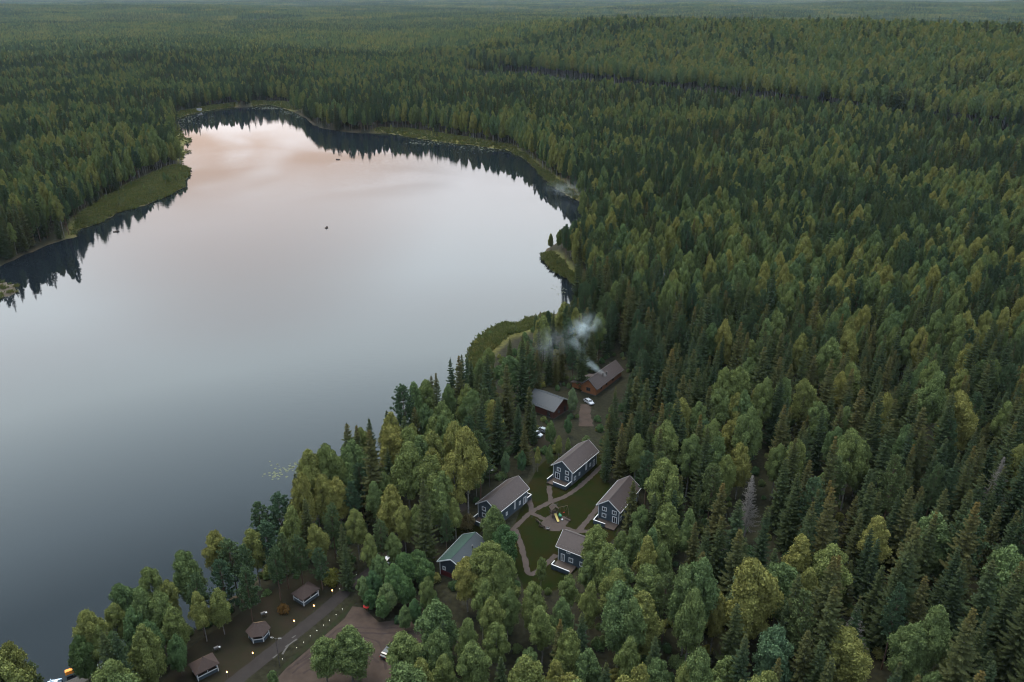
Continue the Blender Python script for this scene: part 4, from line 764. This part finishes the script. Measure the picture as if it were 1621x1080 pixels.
# jittered grid over the part of the land the camera looks at, out to 1300 m
cell = 7.7
def jgrid(cell, r0, r1):
    X, Y = np.meshgrid(np.arange(-1200, 1200, cell), np.arange(60, 1760, cell*.9)); X = X+np.where((np.arange(X.shape[0]) % 2)[:,None] > 0, cell/2, 0)
    X = X.ravel()+rng.uniform(-.46,.46,X.size)*cell; Y = Y.ravel()+rng.uniform(-.46,.46,Y.size)*cell; r = np.hypot(X, Y)
    k = (r < r1) & (r >= r0) & (np.abs(np.arctan2(X, Y)) < np.where(r < 420, radians(58), radians(42))); return X[k], Y[k]
g1, g2_ = jgrid(6.9, 95, 285), jgrid(5.5, 285, 1750); cx_, cy_ = np.concatenate([g1[0], g2_[0]]), np.concatenate([g1[1], g2_[1]])
d_ = lake_d(cx_, cy_); m = d_ > 1.8; cx_, cy_, d_ = cx_[m], cy_[m], d_[m]
m = np.ones(len(cx_), bool)
for p in MEADOW: m &= ~inpoly(cx_, cy_, p) | (rng.random(len(cx_)) < .16)
s_ = cut_s(cx_, cy_); m &= ~((s_ > -cut_w(cx_, cy_)) & (s_ < -4)) | (rng.random(len(cx_)) < .0)
m &= ~inpoly(cx_, cy_, CLEAR1)
for hx, hy, ha, hl, hw in HOUSES:
    u = (cx_-hx)*cos(ha)+(cy_-hy)*sin(ha); v = -(cx_-hx)*sin(ha)+(cy_-hy)*cos(ha); m &= ~((np.abs(u) < hl) & (np.abs(v) < hw))
rd_ = np.full(len(cx_), 1e9)
for i in range(len(road_w)-1): rd_ = np.minimum(rd_, polydist(cx_, cy_, [road_w[i], road_w[i+1]]))
m &= rd_ > 3.4
m &= fbm(cx_/24, cy_/24, 55) > .26
cx_, cy_, d_ = cx_[m], cy_[m], d_[m]
hd = np.min(np.hypot(cx_[:,None]-hp[None,:,0], cy_[:,None]-hp[None,:,1]), 1); m = hd > 4.2; cx_, cy_, d_ = cx_[m], cy_[m], d_[m]
# which kind grows where: stands differ by soil, so by slow noise and a few districts
nA, nB_, nC = fbm(cx_/75, cy_/75, 61), fbm(cx_/50, cy_/50, 71), rng.random(len(cx_))
sA = cut_s(cx_, cy_)
wb = np.full(len(cx_), .50); wp = np.full(len(cx_), .40); ws = np.full(len(cx_), .20)
low = (cx_ > 25) & (cy_ < 290); k = sstep(340, 230, cy_)*(cx_ > 22)
wb = wb*(1-k)+.27*k; wp = wp*(1-k)+.10*k; ws = ws*(1-k)+.72*k
k = sstep(195, 172, cy_)*(cx_ > -45)*(cx_ <= 45); wb = wb*(1-k)+.80*k; wp = wp*(1-k)+.04*k; ws = ws*(1-k)+.16*k
k = sstep(-10, 5, sA); wb = wb*(1-k)+.82*k; wp = wp*(1-k)+.13*k; ws = ws*(1-k)+.05*k
k = ((d_ < 60) & (cx_ < 25) & (cy_ < 330) & (cx_ > -120)).astype(float); wb = wb*(1-k)+.45*k; wp = wp*(1-k)+.20*k; ws = ws*(1-k)+.35*k
k = ((cx_ > 0) & (cy_ > 300) & (cy_ < 620)).astype(float); wp = wp+.25*k
wb = wb*np.exp(8.0*(nA-.5)); ws = ws*np.exp(7.0*(nB_-.5)); tot = wb+wp+ws
kind_ = np.where(nC < wb/tot, 0, np.where(nC < (wb+wp)/tot, 1, 2)); names = ['birch','pine','spruce']
pi_ = rng.integers(0, 30, len(cx_)); sc_ = rng.normal(1.0, .13, len(cx_))*(.90+.24*fbm(cx_/70, cy_/70, 91)); sc_ = np.clip(sc_, .55, 1.32)
sc_ = np.where(rng.random(len(cx_)) < .10, sc_*.72, sc_); wd_ = rng.uniform(.80,1.08,len(cx_))*(1-.15*sstep(230, 330, np.hypot(cx_, cy_)))*np.where(cut_s(cx_, cy_) > -5, 1.2, 1)
sc_ = np.where(sA > -5, sc_*1.22, sc_); pi_ = np.where((sA > -5) & (sA < 40) & (kind_ == 0), 6+pi_ % 2, np.where(kind_ == 0, pi_ % 6, pi_)); ro_ = rng.uniform(0, 2*pi, len(cx_)); cz_ = height(cx_, cy_, d_)
mead_any = np.zeros(len(cx_), bool)
for p in MEADOW: mead_any |= inpoly(cx_, cy_, p)
sc_ = np.where(mead_any, sc_*rng.uniform(.12,.42,len(cx_)), sc_)
Hh = np.array([PROTO[names[k]][i % len(PROTO[names[k]])][3] for k, i in zip(kind_, pi_)])*sc_
# no tree may stand where the photograph looks through to houses, lawn, road or water
near = np.hypot(cx_, cy_) < 560
def blocked(polys, fr0, sel):
    bad = np.zeros(len(cx_), bool)
    for fr in (0, .25, .5, .75, .95):
        if fr < fr0: continue
        for side in (-.8, .8):
            qx, qy, qf = J(cx_+side*2.8*(1 if fr else .15)*(1-.6*(fr > .9)), cy_, cz_+Hh*fr)
            for p in polys: bad |= sel & inpoly(qx, qy, p)
    return bad
for _ in range(5):
    bad = blocked([lake_px], .4, near & (cx_ > -130)); sc_ = np.where(bad, sc_*.86, sc_); Hh = np.where(bad, Hh*.86, Hh)
ok = ~blocked(open_px, 0, near) & ~blocked([lake_px], .4, near & (cx_ > -130))
F_ = lambda a: a[ok]
cx_, cy_, cz_, kind_, pi_, sc_, wd_, ro_, Hh, d_ = map(F_, (cx_, cy_, cz_, kind_, pi_, sc_, wd_, ro_, Hh, d_))
print('trees', len(cx_), 'rejected', (~ok).sum(), [int((kind_ == k).sum()) for k in range(3)])
# ------------------------------------------------------------------ individuals: the 300 of each kind that show largest
def put_tree(kind, x, y, z, s, wd, rot, i, label, group):
    tm, cm_, wm_, H, R_ = PROTO[kind][i % len(PROTO[kind])]
    r = bpy.data.objects.new({'birch':'birch_tree','pine':'pine_tree','spruce':'spruce_tree','broad':'leafy_tree'}[kind], None); COL.objects.link(r)
    r.location = (x, y, z-.05); r.rotation_euler = (0,0,rot); r.scale = (s*wd, s*wd, s); r.empty_display_size = .3
    a = bpy.data.objects.new('trunk', tm); COL.objects.link(a); a.parent = r
    b_ = bpy.data.objects.new('crown', cm_); COL.objects.link(b_); b_.parent = r
    r['label'] = label; r['category'] = 'tree'; r['group'] = group; return r
LAND = [(34,274,22,'near the long orange log house'), (13,254,15,'near the red brown log house'), (-12.5,168,14,'near the green roofed cottage'), (63,179,17,'near the tall dead spruce'), (-58,146,17,'beside the gazebo lawn'), (-36,146,16,'beside the gravel car park'), (-96,134,13,'by the landing stage'), (75,390,20,'around the small dark red hut'), (8,236,9,'near the two parked cars'), (14,194,30,'close to the playground lawn')]
def zone(x, y, d):
    if y < 340 and x < 25 and d < 75 and x-(y-165)*.62 < -16: q = 'in the wood between lake and cottages', 'trees between the lake and the cottages'
    elif y < 186 and -48 < x < 40: q = 'in the birch wood below the cottages', 'trees of the birch wood below the cottages'
    elif d < 22: q = 'on the wooded lake shore', 'trees on the lake shore'
    elif y > 300: q = 'in the dense forest beyond the log houses', 'trees of the dense forest'
    else: q = 'in the dense forest beside the cottages', 'trees of the dense forest'
    for lx, ly, lr, ph in LAND:
        if (x-lx)**2+(y-ly)**2 < lr*lr: return ph, 'trees '+ph
    return q
LOOK = {'birch': ['birch tree with rounded green crown','broad full birch tree','slim birch tree with teardrop crown','tall birch tree with high crown','wide low branched birch tree','narrow birch tree with bare lower stem','tall bare stemmed birch tree','slender bare stemmed birch tree'],
  'pine': ['pine tree with tufted grey green crown','slim tufted pine tree','tall pine tree with long bare trunk','bushy pine tree','narrow pine tree with high crown'],
  'spruce': ['spruce tree with rusty brown top','dark slender spruce tree','tall wide skirted spruce tree','plain dark green spruce tree','narrow spruce tree with orange brown top'],
  'broad': ['broad leafy green tree','tall grey green leafy tree','low dark green leafy tree','bright green leafy tree']}
def lab(kind, i, s): return ('young ' if s < .68 else '')+LOOK[kind][i % len(LOOK[kind])]
cnt = {k: 0 for k in KINDS}; hp = hp[:len(heroes)]; hd_ = lake_d(hp[:,0], hp[:,1]); hzz = height(hp[:,0], hp[:,1], hd_)
for (kind, x, y, s, i, rot, wd), dd, zz in zip(heroes, hd_, hzz):
    q, g_ = zone(x, y, dd); put_tree(kind, x, y, zz, s, wd, rot, i, lab(kind, i, s)+' '+q, g_); cnt[kind] += 1
tx, ty, tf_ = J(cx_, cy_, cz_+Hh*.8); inview = (tx > -10) & (tx < 1631) & (ty > -10) & (ty < 1095)
order = np.argsort(np.where(inview, tf_, 1e9)); single = np.zeros(len(cx_), bool)
for j in order:
    k = names[kind_[j]]
    if not inview[j] or cnt[k] >= 300: continue
    cnt[k] += 1; single[j] = True; q, g_ = zone(cx_[j], cy_[j], d_[j])
    put_tree(k, cx_[j], cy_[j], cz_[j], sc_[j], wd_[j], ro_[j], int(pi_[j]), lab(k, int(pi_[j]), sc_[j])+' '+q, g_)
# ------------------------------------------------------------------ the rest of the forest as one mass per kind
def scatter(name, label, cat, meshes, X, Y, Z, S, W_, RO, IX):
    coll = bpy.data.collections.new(name+'_kinds')
    for i, me in enumerate(meshes): coll.objects.link(bpy.data.objects.new('%s_kind_%02d' % (name, i), me))
    me = bpy.data.meshes.new(name); me.vertices.add(len(X)); me.vertices.foreach_set('co', np.stack([X,Y,Z-.05],1).astype(np.float32).ravel())
    def att(n_, ty_, v, key): a = me.attributes.new(n_, ty_, 'POINT'); a.data.foreach_set(key, np.ascontiguousarray(v).ravel())
    att('rot', 'FLOAT_VECTOR', np.stack([0*RO,0*RO,RO],1).astype(np.float32), 'vector'); att('siz', 'FLOAT_VECTOR', np.stack([S*W_,S*W_,S],1).astype(np.float32), 'vector'); att('pick', 'INT', IX.astype(np.int32), 'value')
    o = bpy.data.objects.new(name, me); COL.objects.link(o); o['kind'] = 'stuff'; o['label'] = label; o['category'] = cat
    ng = bpy.data.node_groups.new(name, 'GeometryNodeTree'); ng.interface.new_socket('Geometry', in_out='INPUT', socket_type='NodeSocketGeometry'); ng.interface.new_socket('Geometry', in_out='OUTPUT', socket_type='NodeSocketGeometry')
    A_ = ng.nodes.new; gi = A_('NodeGroupInput'); go = A_('NodeGroupOutput'); ip = A_('GeometryNodeInstanceOnPoints'); ci = A_('GeometryNodeCollectionInfo'); ci.inputs['Collection'].default_value = coll; ci.inputs['Separate Children'].default_value = True; ci.inputs['Reset Children'].default_value = True
    def na_(n_, ty_): k_ = A_('GeometryNodeInputNamedAttribute'); k_.data_type = ty_; k_.inputs['Name'].default_value = n_; return k_.outputs['Attribute']
    K = ng.links.new; K(gi.outputs[0], ip.inputs['Points']); K(ci.outputs[0], ip.inputs['Instance']); ip.inputs['Pick Instance'].default_value = True
    K(na_('pick','INT'), ip.inputs['Instance Index']); K(na_('rot','FLOAT_VECTOR'), ip.inputs['Rotation']); K(na_('siz','FLOAT_VECTOR'), ip.inputs['Scale']); K(ip.outputs[0], go.inputs[0])
    md = o.modifiers.new('scatter', 'NODES'); md.node_group = ng; return o
for k, nm in enumerate(names):
    m = (kind_ == k) & ~single
    scatter({'birch':'birch_forest','pine':'pine_forest','spruce':'spruce_forest'}[nm], {'birch':'light green birch forest spreading round the lake','pine':'grey green pine forest spreading round the lake','spruce':'dark spruce forest spreading round the lake'}[nm], 'forest', [q[2] for q in PROTO[nm]], cx_[m], cy_[m], cz_[m], sc_[m], wd_[m], ro_[m], pi_[m] % len(PROTO[nm]))
# far forest: patches of many trees
def patch(seed, size, n, mix):
    g = np.random.default_rng(seed); Vs, Fs, Ts, Ms, o = [], [], [], [], 0; mats = [M['bark_birch'],M['bark_spruce'],M['birch'],M['pine'],M['spruce']]; k = int(math.ceil(n**.5))
    for i in range(k*k):
        x = ((i % k)+.5+g.uniform(-.45,.45))/k*size-size/2; y = ((i//k)+.5+g.uniform(-.45,.45))/k*size-size/2; kd = g.choice(['birch','pine','spruce'], p=mix); H = g.normal(22,2.4); R_ = {'birch':3.6,'pine':3.0,'spruce':3.0}[kd]*g.uniform(.85,1.2)
        (tv,tf,tt), (cv,cf,ct_) = lo_tree(g, kd, H, R_); sh = g.normal(1,.13)*(np.array([1.15,1.04,1]) if g.random() < .4 else np.ones(3))
        for (v,f,t_,mi) in ((tv,tf,tt,0 if kd == 'birch' else 1),(cv,cf,ct_*sh,{'birch':2,'pine':3,'spruce':4}[kd])):
            Vs.append(v+np.array([x,y,0])); Fs.append(f+o); Ts.append(np.clip(t_,.2,2)); Ms.append(np.full(len(f),mi)); o += len(v)
    return npmesh('forest_patch', np.concatenate(Vs), np.concatenate(Fs), mats, np.concatenate(Ms), np.concatenate(Ts))
MIX = [(.85,.10,.05),(.70,.22,.08),(.45,.40,.15),(.25,.60,.15),(.15,.65,.20),(.12,.33,.55)]
def far_ring(name, label, r0, r1, size, n, seed):
    ps = [patch(seed+i, size, n, mx) for i, mx in enumerate(MIX)]
    q = size*.96; X, Y = np.meshgrid(np.arange(-r1*.72, r1*.72, q), np.arange(r0*.6, r1, q)); X = X.ravel(); Y = Y.ravel(); g = np.random.default_rng(seed)
    X = X+g.uniform(-.12,.12,X.size)*q; Y = Y+g.uniform(-.12,.12,X.size)*q; r = np.hypot(X, Y); m = (r >= r0) & (r < r1) & (np.abs(np.arctan2(X, Y)) < radians(41)); X, Y, r = X[m], Y[m], r[m]
    s = cut_s(X, Y); m = ~((s > -cut_w(X, Y)-size*.1) & (s < -4+size*.38) & (r < 2600)) & ~(polydist(X, Y, CLEAR1) < size*.5) & ~inpoly(X, Y, CLEAR1)
    g2 = [(G(a,b_,8).x, G(a,b_,8).y) for a, b_ in ((505,88),(540,93),(572,93),(575,89),(540,87),(515,84))]; m &= ~inpoly(X, Y, g2)
    m &= fbm(X/180, Y/180, 44) > .12; X, Y, s = X[m], Y[m], s[m]
    v = fbm(X/420, Y/420, 12)*.65+fbm(X/150, Y/150, 19)*.35; v = (v-.5)*3.4+.5+g.normal(0,.10,len(X)); v = np.where((s > -5) & (np.hypot(X,Y) < 2600) & (X > -100), v*.45-.05, v); ix = np.clip((v*6).astype(int), 0, 5)
    scatter(name, label, 'forest', ps, X, Y, height(X, Y)-.3, g.uniform(.9,1.1,len(X))*(.72+.56*fbm(X/230, Y/230, 123)), np.ones(len(X)), g.integers(0,4,len(X))*pi/2+g.normal(0,.1,len(X)), ix); print(name, len(X))
far_ring('distant_forest', 'mixed forest rolling away beyond the lake', 1735, 3600, 36, 36, 900)
far_ring('horizon_forest', 'hazy mixed forest filling the land to the horizon', 3600, 15500, 96, 140, 950)
# ------------------------------------------------------------------ dead spruces
def dead_tree(label, px, py, h, seed):
    p = G(px, py, 3+h); (tv,tf,tt), _ = spruce(seed, h, 3.6, dead=True, gap=.45, lo=.22); r = tag(empty('dead_spruce', (p.x,p.y,2.95)), label, 'dead tree', 'dead grey spruces')
    nt_ = 7*6; me = npmesh('trunk', tv, tf, [M['deadwood']]); o = bpy.data.objects.new('bare_branches', me); COL.objects.link(o); o.parent = r
dead_tree('tall dead spruce with bare pale grey branches among dark spruces', 1192, 752, 21, 501)
dead_tree('small thin dead spruce with bluish grey twigs below the tall dead one', 1157, 852, 14, 502)
dead_tree('half dead grey spruce top poking out between two birches', 1357, 965, 15, 503)
dead_tree('bare whitish dead treetop above a leafy crown at the forest slope', 1590, 722, 22, 504)
# ------------------------------------------------------------------ bushes and undergrowth
def bush_mesh(seed, R_, H, mat, leaf=.3, tone=(1,1,1)):
    (a, b_, c), (v, f, t_) = lobed(seed, H, R_, .05, 12, 200, leaf, .1, .6, 6, tone); return npmesh('bush', np.concatenate([a,v]), np.concatenate([b_,f+len(a)]), [M['bark_spruce'],M[mat]], np.concatenate([np.zeros(len(b_)),np.ones(len(f))]), np.concatenate([c,t_]))
def bush(label, px, py, R_, H, mat, seed, tone=(1,1,1), name='garden_bush'):
    p = G(px, py, 3); o = bpy.data.objects.new(name, bush_mesh(seed, R_, H, mat, .28, tone)); COL.objects.link(o); o.location = (p.x,p.y,2.98); tag(o, label, 'bush')
bush('round yellow green bush beside the rectangular gazebo', 525, 924, 2.3, 4.0, 'birch', 601, (1.1,.9,.6))
bush('sparse rusty brown bush on the gazebo lawn', 449, 968, 1.2, 1.9, 'birch', 602, (1.1,.45,.4))
bush('greyish bare twiggy bush left of the long cottage gable', 742, 836, 2.0, 4.2, 'birch', 603, (.75,.62,1.0))
ub = [bush_mesh(610+i, 1.3, 2.2+.3*i, ['broad','birch','broad'][i], .3, (.9,.9,.9)) for i in range(3)]
ux = rng.uniform(-130, 130, 5200); uy = rng.uniform(125, 330, 5200); ud = lake_d(ux, uy); m = (ud > 1.0); ux, uy, ud = ux[m], uy[m], ud[m]; uok = np.ones(len(ux), bool)
for fr in (0, 2.4):
    qx, qy, _f = J(ux, uy, 3+fr)
    for p in open_px: uok &= ~inpoly(qx, qy, p)
for i in range(len(road_w)-1): uok &= polydist(ux, uy, [road_w[i], road_w[i+1]]) > 2.8
for hx, hy, ha, hl, hw in HOUSES:
    u = (ux-hx)*cos(ha)+(uy-hy)*sin(ha); v = -(ux-hx)*sin(ha)+(uy-hy)*cos(ha); uok &= ~((np.abs(u) < hl) & (np.abs(v) < hw))
uok &= (ud < 12) | (rng.random(len(ux)) < .35); ux, uy, ud = ux[uok], uy[uok], ud[uok]
scatter('undergrowth', 'low leafy undergrowth between the trunks and along the bank', 'undergrowth', ub, ux, uy, height(ux, uy, ud), rng.uniform(.45,1.0,len(ux)), rng.uniform(.9,1.3,len(ux)), rng.uniform(0,6.28,len(ux)), rng.integers(0,3,len(ux)))
# young spruces scattered in the cutting
yx, yt = rng.uniform(0, 2300, 2600), rng.uniform(-145, -8, 2600); X_ = CL_P[0]+CL_D[0]*yx+CL_N[0]*yt; Y_ = CL_P[1]+CL_D[1]*yx+CL_N[1]*yt; m = ~inpoly(X_, Y_, CLEAR1); X_, Y_ = X_[m], Y_[m]
scatter('young_spruces', 'low young spruces regrowing in the forest cutting', 'saplings', [q[2] for q in PROTO['spruce'][:3]]+[q[2] for q in PROTO['birch'][:2]], X_, Y_, height(X_, Y_), rng.uniform(.10,.34,len(X_)), rng.uniform(1,1.8,len(X_)), rng.uniform(0,6.28,len(X_)), rng.integers(0,5,len(X_)))
# sedge tufts on the marshy banks
def tuft(seed):
    g = np.random.default_rng(seed); n = 26; a = g.uniform(0,2*pi,n); r = g.uniform(0,.7,n); P_ = np.stack([np.cos(a)*r,np.sin(a)*r,g.uniform(.25,.5,n)],1); U = np.stack([np.cos(a)*.4,np.sin(a)*.4,np.ones(n)],1)+g.normal(0,.2,(n,3))
    nb = NB(); nb.add(cards(P_, np.cross(U, g.normal(size=(n,3))), .16, .9, g, U), np.repeat(np.ones((n,3))*(1+g.normal(0,.15,(n,1))),4,0)); V, F, T_ = nb.get(); return npmesh('sedge_tuft', V, F, [M['grass']], tint=T_)
gxs, gys = [], []
for p, n in zip(MEADOW, (5200,900,900,2600,1400,1600,900,700)):
    bx = [q[0] for q in p]; by = [q[1] for q in p]; a = rng.uniform(min(bx),max(bx),n*3); b_ = rng.uniform(min(by),max(by),n*3); k = inpoly(a, b_, p); gxs.append(a[k][:n]); gys.append(b_[k][:n])
sx_ = rng.uniform(-320,-225,900); sy_ = rng.uniform(330,430,900); k = inpoly(sx_, sy_, SAND); gxs.append(sx_[k][:120]); gys.append(sy_[k][:120])
X_, Y_ = np.concatenate(gxs), np.concatenate(gys); D_ = lake_d(X_, Y_); Zh = height(X_, Y_, D_); k = Zh > .02; X_, Y_, Zh = X_[k], Y_[k], Zh[k]
scatter('marsh_grass', 'yellow green sedge covering the marshy lake banks', 'grass', [tuft(700+i) for i in range(3)], X_, Y_, Zh, rng.uniform(.8,2.4,len(X_)), rng.uniform(1,1.8,len(X_)), rng.uniform(0,6.28,len(X_)), rng.integers(0,3,len(X_)))
# lily pads
M['lily'] = noisy('lily_pads', (0.0420,0.0546,0.0280), (0.0595,0.0665,0.0420), 3, .7, .2)
lv, lf = [], []
for (a, b_, sx, sy, n) in [(447,745,14,6,38),(432,752,8,4,18),(470,738,8,4,18),(742,578,6,4,40),(748,566,5,4,30),(300,188,22,5,160),(280,198,10,4,80),(418,171,14,1.5,90),(437,172,10,1.2,60),(462,178,12,2.5,110),(474,185,5,2,40),(690,226,30,2,90),(770,236,24,3,120),(885,460,8,6,20),(285,222,8,3,30)]:
    for _ in range(n):
        p = G(a+random.gauss(0,sx), b_+random.gauss(0,sy), 0)
        if lake_d(np.array([p.x]), np.array([p.y]))[0] > -.5: continue
        r_ = random.uniform(.2,.5)*(1 if p.y < 500 else 2.0); o_ = len(lv); lv += [(p.x+r_*cos(k*pi/3.5), p.y+r_*sin(k*pi/3.5), .012+.004*(_ % 4)) for k in range(7)]; lf.append(tuple(range(o_, o_+7)))
lo_ = MB(); lo_.v = lv; lo_.f = lf; lo_ = lo_.build('lily_pads', M['lily']); tag(lo_, 'pale lily pads floating in clusters near the banks', 'lily pads', kind='stuff')
# ------------------------------------------------------------------ smoke
def smoke_mat(name, dens, col=(.80,.86,.90), lo=.45, hi=.68):
    m = bpy.data.materials.new(name); m.use_nodes = True; t = m.node_tree; n = t.nodes; l = t.links; n.clear(); o = n.new('ShaderNodeOutputMaterial'); v = n.new('ShaderNodeVolumePrincipled'); l.new(v.outputs[0], o.inputs['Volume']); v.inputs['Color'].default_value = (*col, 1); v.inputs['Anisotropy'].default_value = .1
    tcx = n.new('ShaderNodeTexCoord'); ln = n.new('ShaderNodeVectorMath'); ln.operation = 'LENGTH'; l.new(tcx.outputs['Object'], ln.inputs[0])
    fo = n.new('ShaderNodeMapRange'); fo.interpolation_type = 'SMOOTHSTEP'; fo.inputs[1].default_value = 1.0; fo.inputs[2].default_value = .15; l.new(ln.outputs['Value'], fo.inputs[0])
    no = n.new('ShaderNodeTexNoise'); no.inputs['Scale'].default_value = .22; no.inputs['Detail'].default_value = 4; no.inputs['Roughness'].default_value = .6; no.inputs['Distortion'].default_value = .8; ge = n.new('ShaderNodeNewGeometry'); l.new(ge.outputs['Position'], no.inputs['Vector'])
    mr = n.new('ShaderNodeMapRange'); mr.inputs[1].default_value = lo; mr.inputs[2].default_value = hi; l.new(no.outputs[0], mr.inputs[0])
    a = n.new('ShaderNodeMath'); a.operation = 'MULTIPLY'; l.new(fo.outputs[0], a.inputs[0]); l.new(mr.outputs[0], a.inputs[1]); b_ = n.new('ShaderNodeMath'); b_.operation = 'MULTIPLY'; l.new(a.outputs[0], b_.inputs[0]); b_.inputs[1].default_value = dens; l.new(b_.outputs[0], v.inputs['Density']); return m
def puff(root, p, rx, ry, rz, mat):
    o = MB().ball((0,0,0), 1, 1, 1, 14, 10).build('puff', mat, root); o.location = p; o.scale = (rx, ry, rz); return o
sm1, sm2, sm3 = smoke_mat('wood_smoke_dense', .30, (.62,.75,.80), .15, .75), smoke_mat('wood_smoke', .10, (.62,.75,.80)), smoke_mat('thin_smoke', .022, (.66,.76,.82))
pl = tag(empty('chimney_smoke', (0,0,0)), 'pale blue wood smoke drifting up from the log house chimney', 'smoke', kind='stuff')
def along(px, py, dep):                                  # a point at depth (m along +Y) seen at that pixel
    dx = (px-810.5)/FPX; dy = -(py-540)/FPX; k = dep/(_c+dy*_s); return Vector((dx*k, dep, CAM_H+(-_s+dy*_c)*k))
for a, b_, dep, r_, mt in [(957.5,594,271,.9,sm1),(954,591,271,1.1,sm1),(950,588,271,1.35,sm1),(945,584.5,271,1.6,sm1),(940,581,271,1.8,sm1),(934,577,271,2.0,sm1),(929,572,270.5,2.3,sm2),(925,567,270,2.6,sm2),(919,557,269,3.2,sm2),(918,546,268,3.6,sm2),(913,535,268,4.4,sm2),(923,520,266,5.8,sm2),(934,510,266,5.2,sm2),(911,523,266,4.4,sm2),(885,540,268,7.0,sm3),(865,545,270,8.0,sm3)]:
    puff(pl, along(a, b_, dep), r_*1.1, r_, r_*.95, mt)
pl = tag(empty('smoke_wisp', (0,0,0)), 'thin grey smoke wisp hanging over the wooded cove', 'smoke', kind='stuff')
for a, b_, dep, r_ in [(885,298,590,12),(915,300,590,15),(945,300,590,12),(930,308,590,10)]: puff(pl, along(a, b_, dep), r_*1.3, r_, r_*.6, sm3)
# ------------------------------------------------------------------ haze: even, thin air round everything
hm = bpy.data.materials.new('haze_air'); hm.use_nodes = True; t = hm.node_tree; t.nodes.clear(); o_ = t.nodes.new('ShaderNodeOutputMaterial'); v_ = t.nodes.new('ShaderNodeVolumePrincipled'); v_.inputs['Color'].default_value = (.62,.80,1.0,1); v_.inputs['Density'].default_value = 1.25e-5; v_.inputs['Anisotropy'].default_value = .2; t.links.new(v_.outputs[0], o_.inputs['Volume'])
hz = MB().box(-18500, 18500, -300, 18500, -12, 178).build('haze', hm); hz['kind'] = 'stuff'
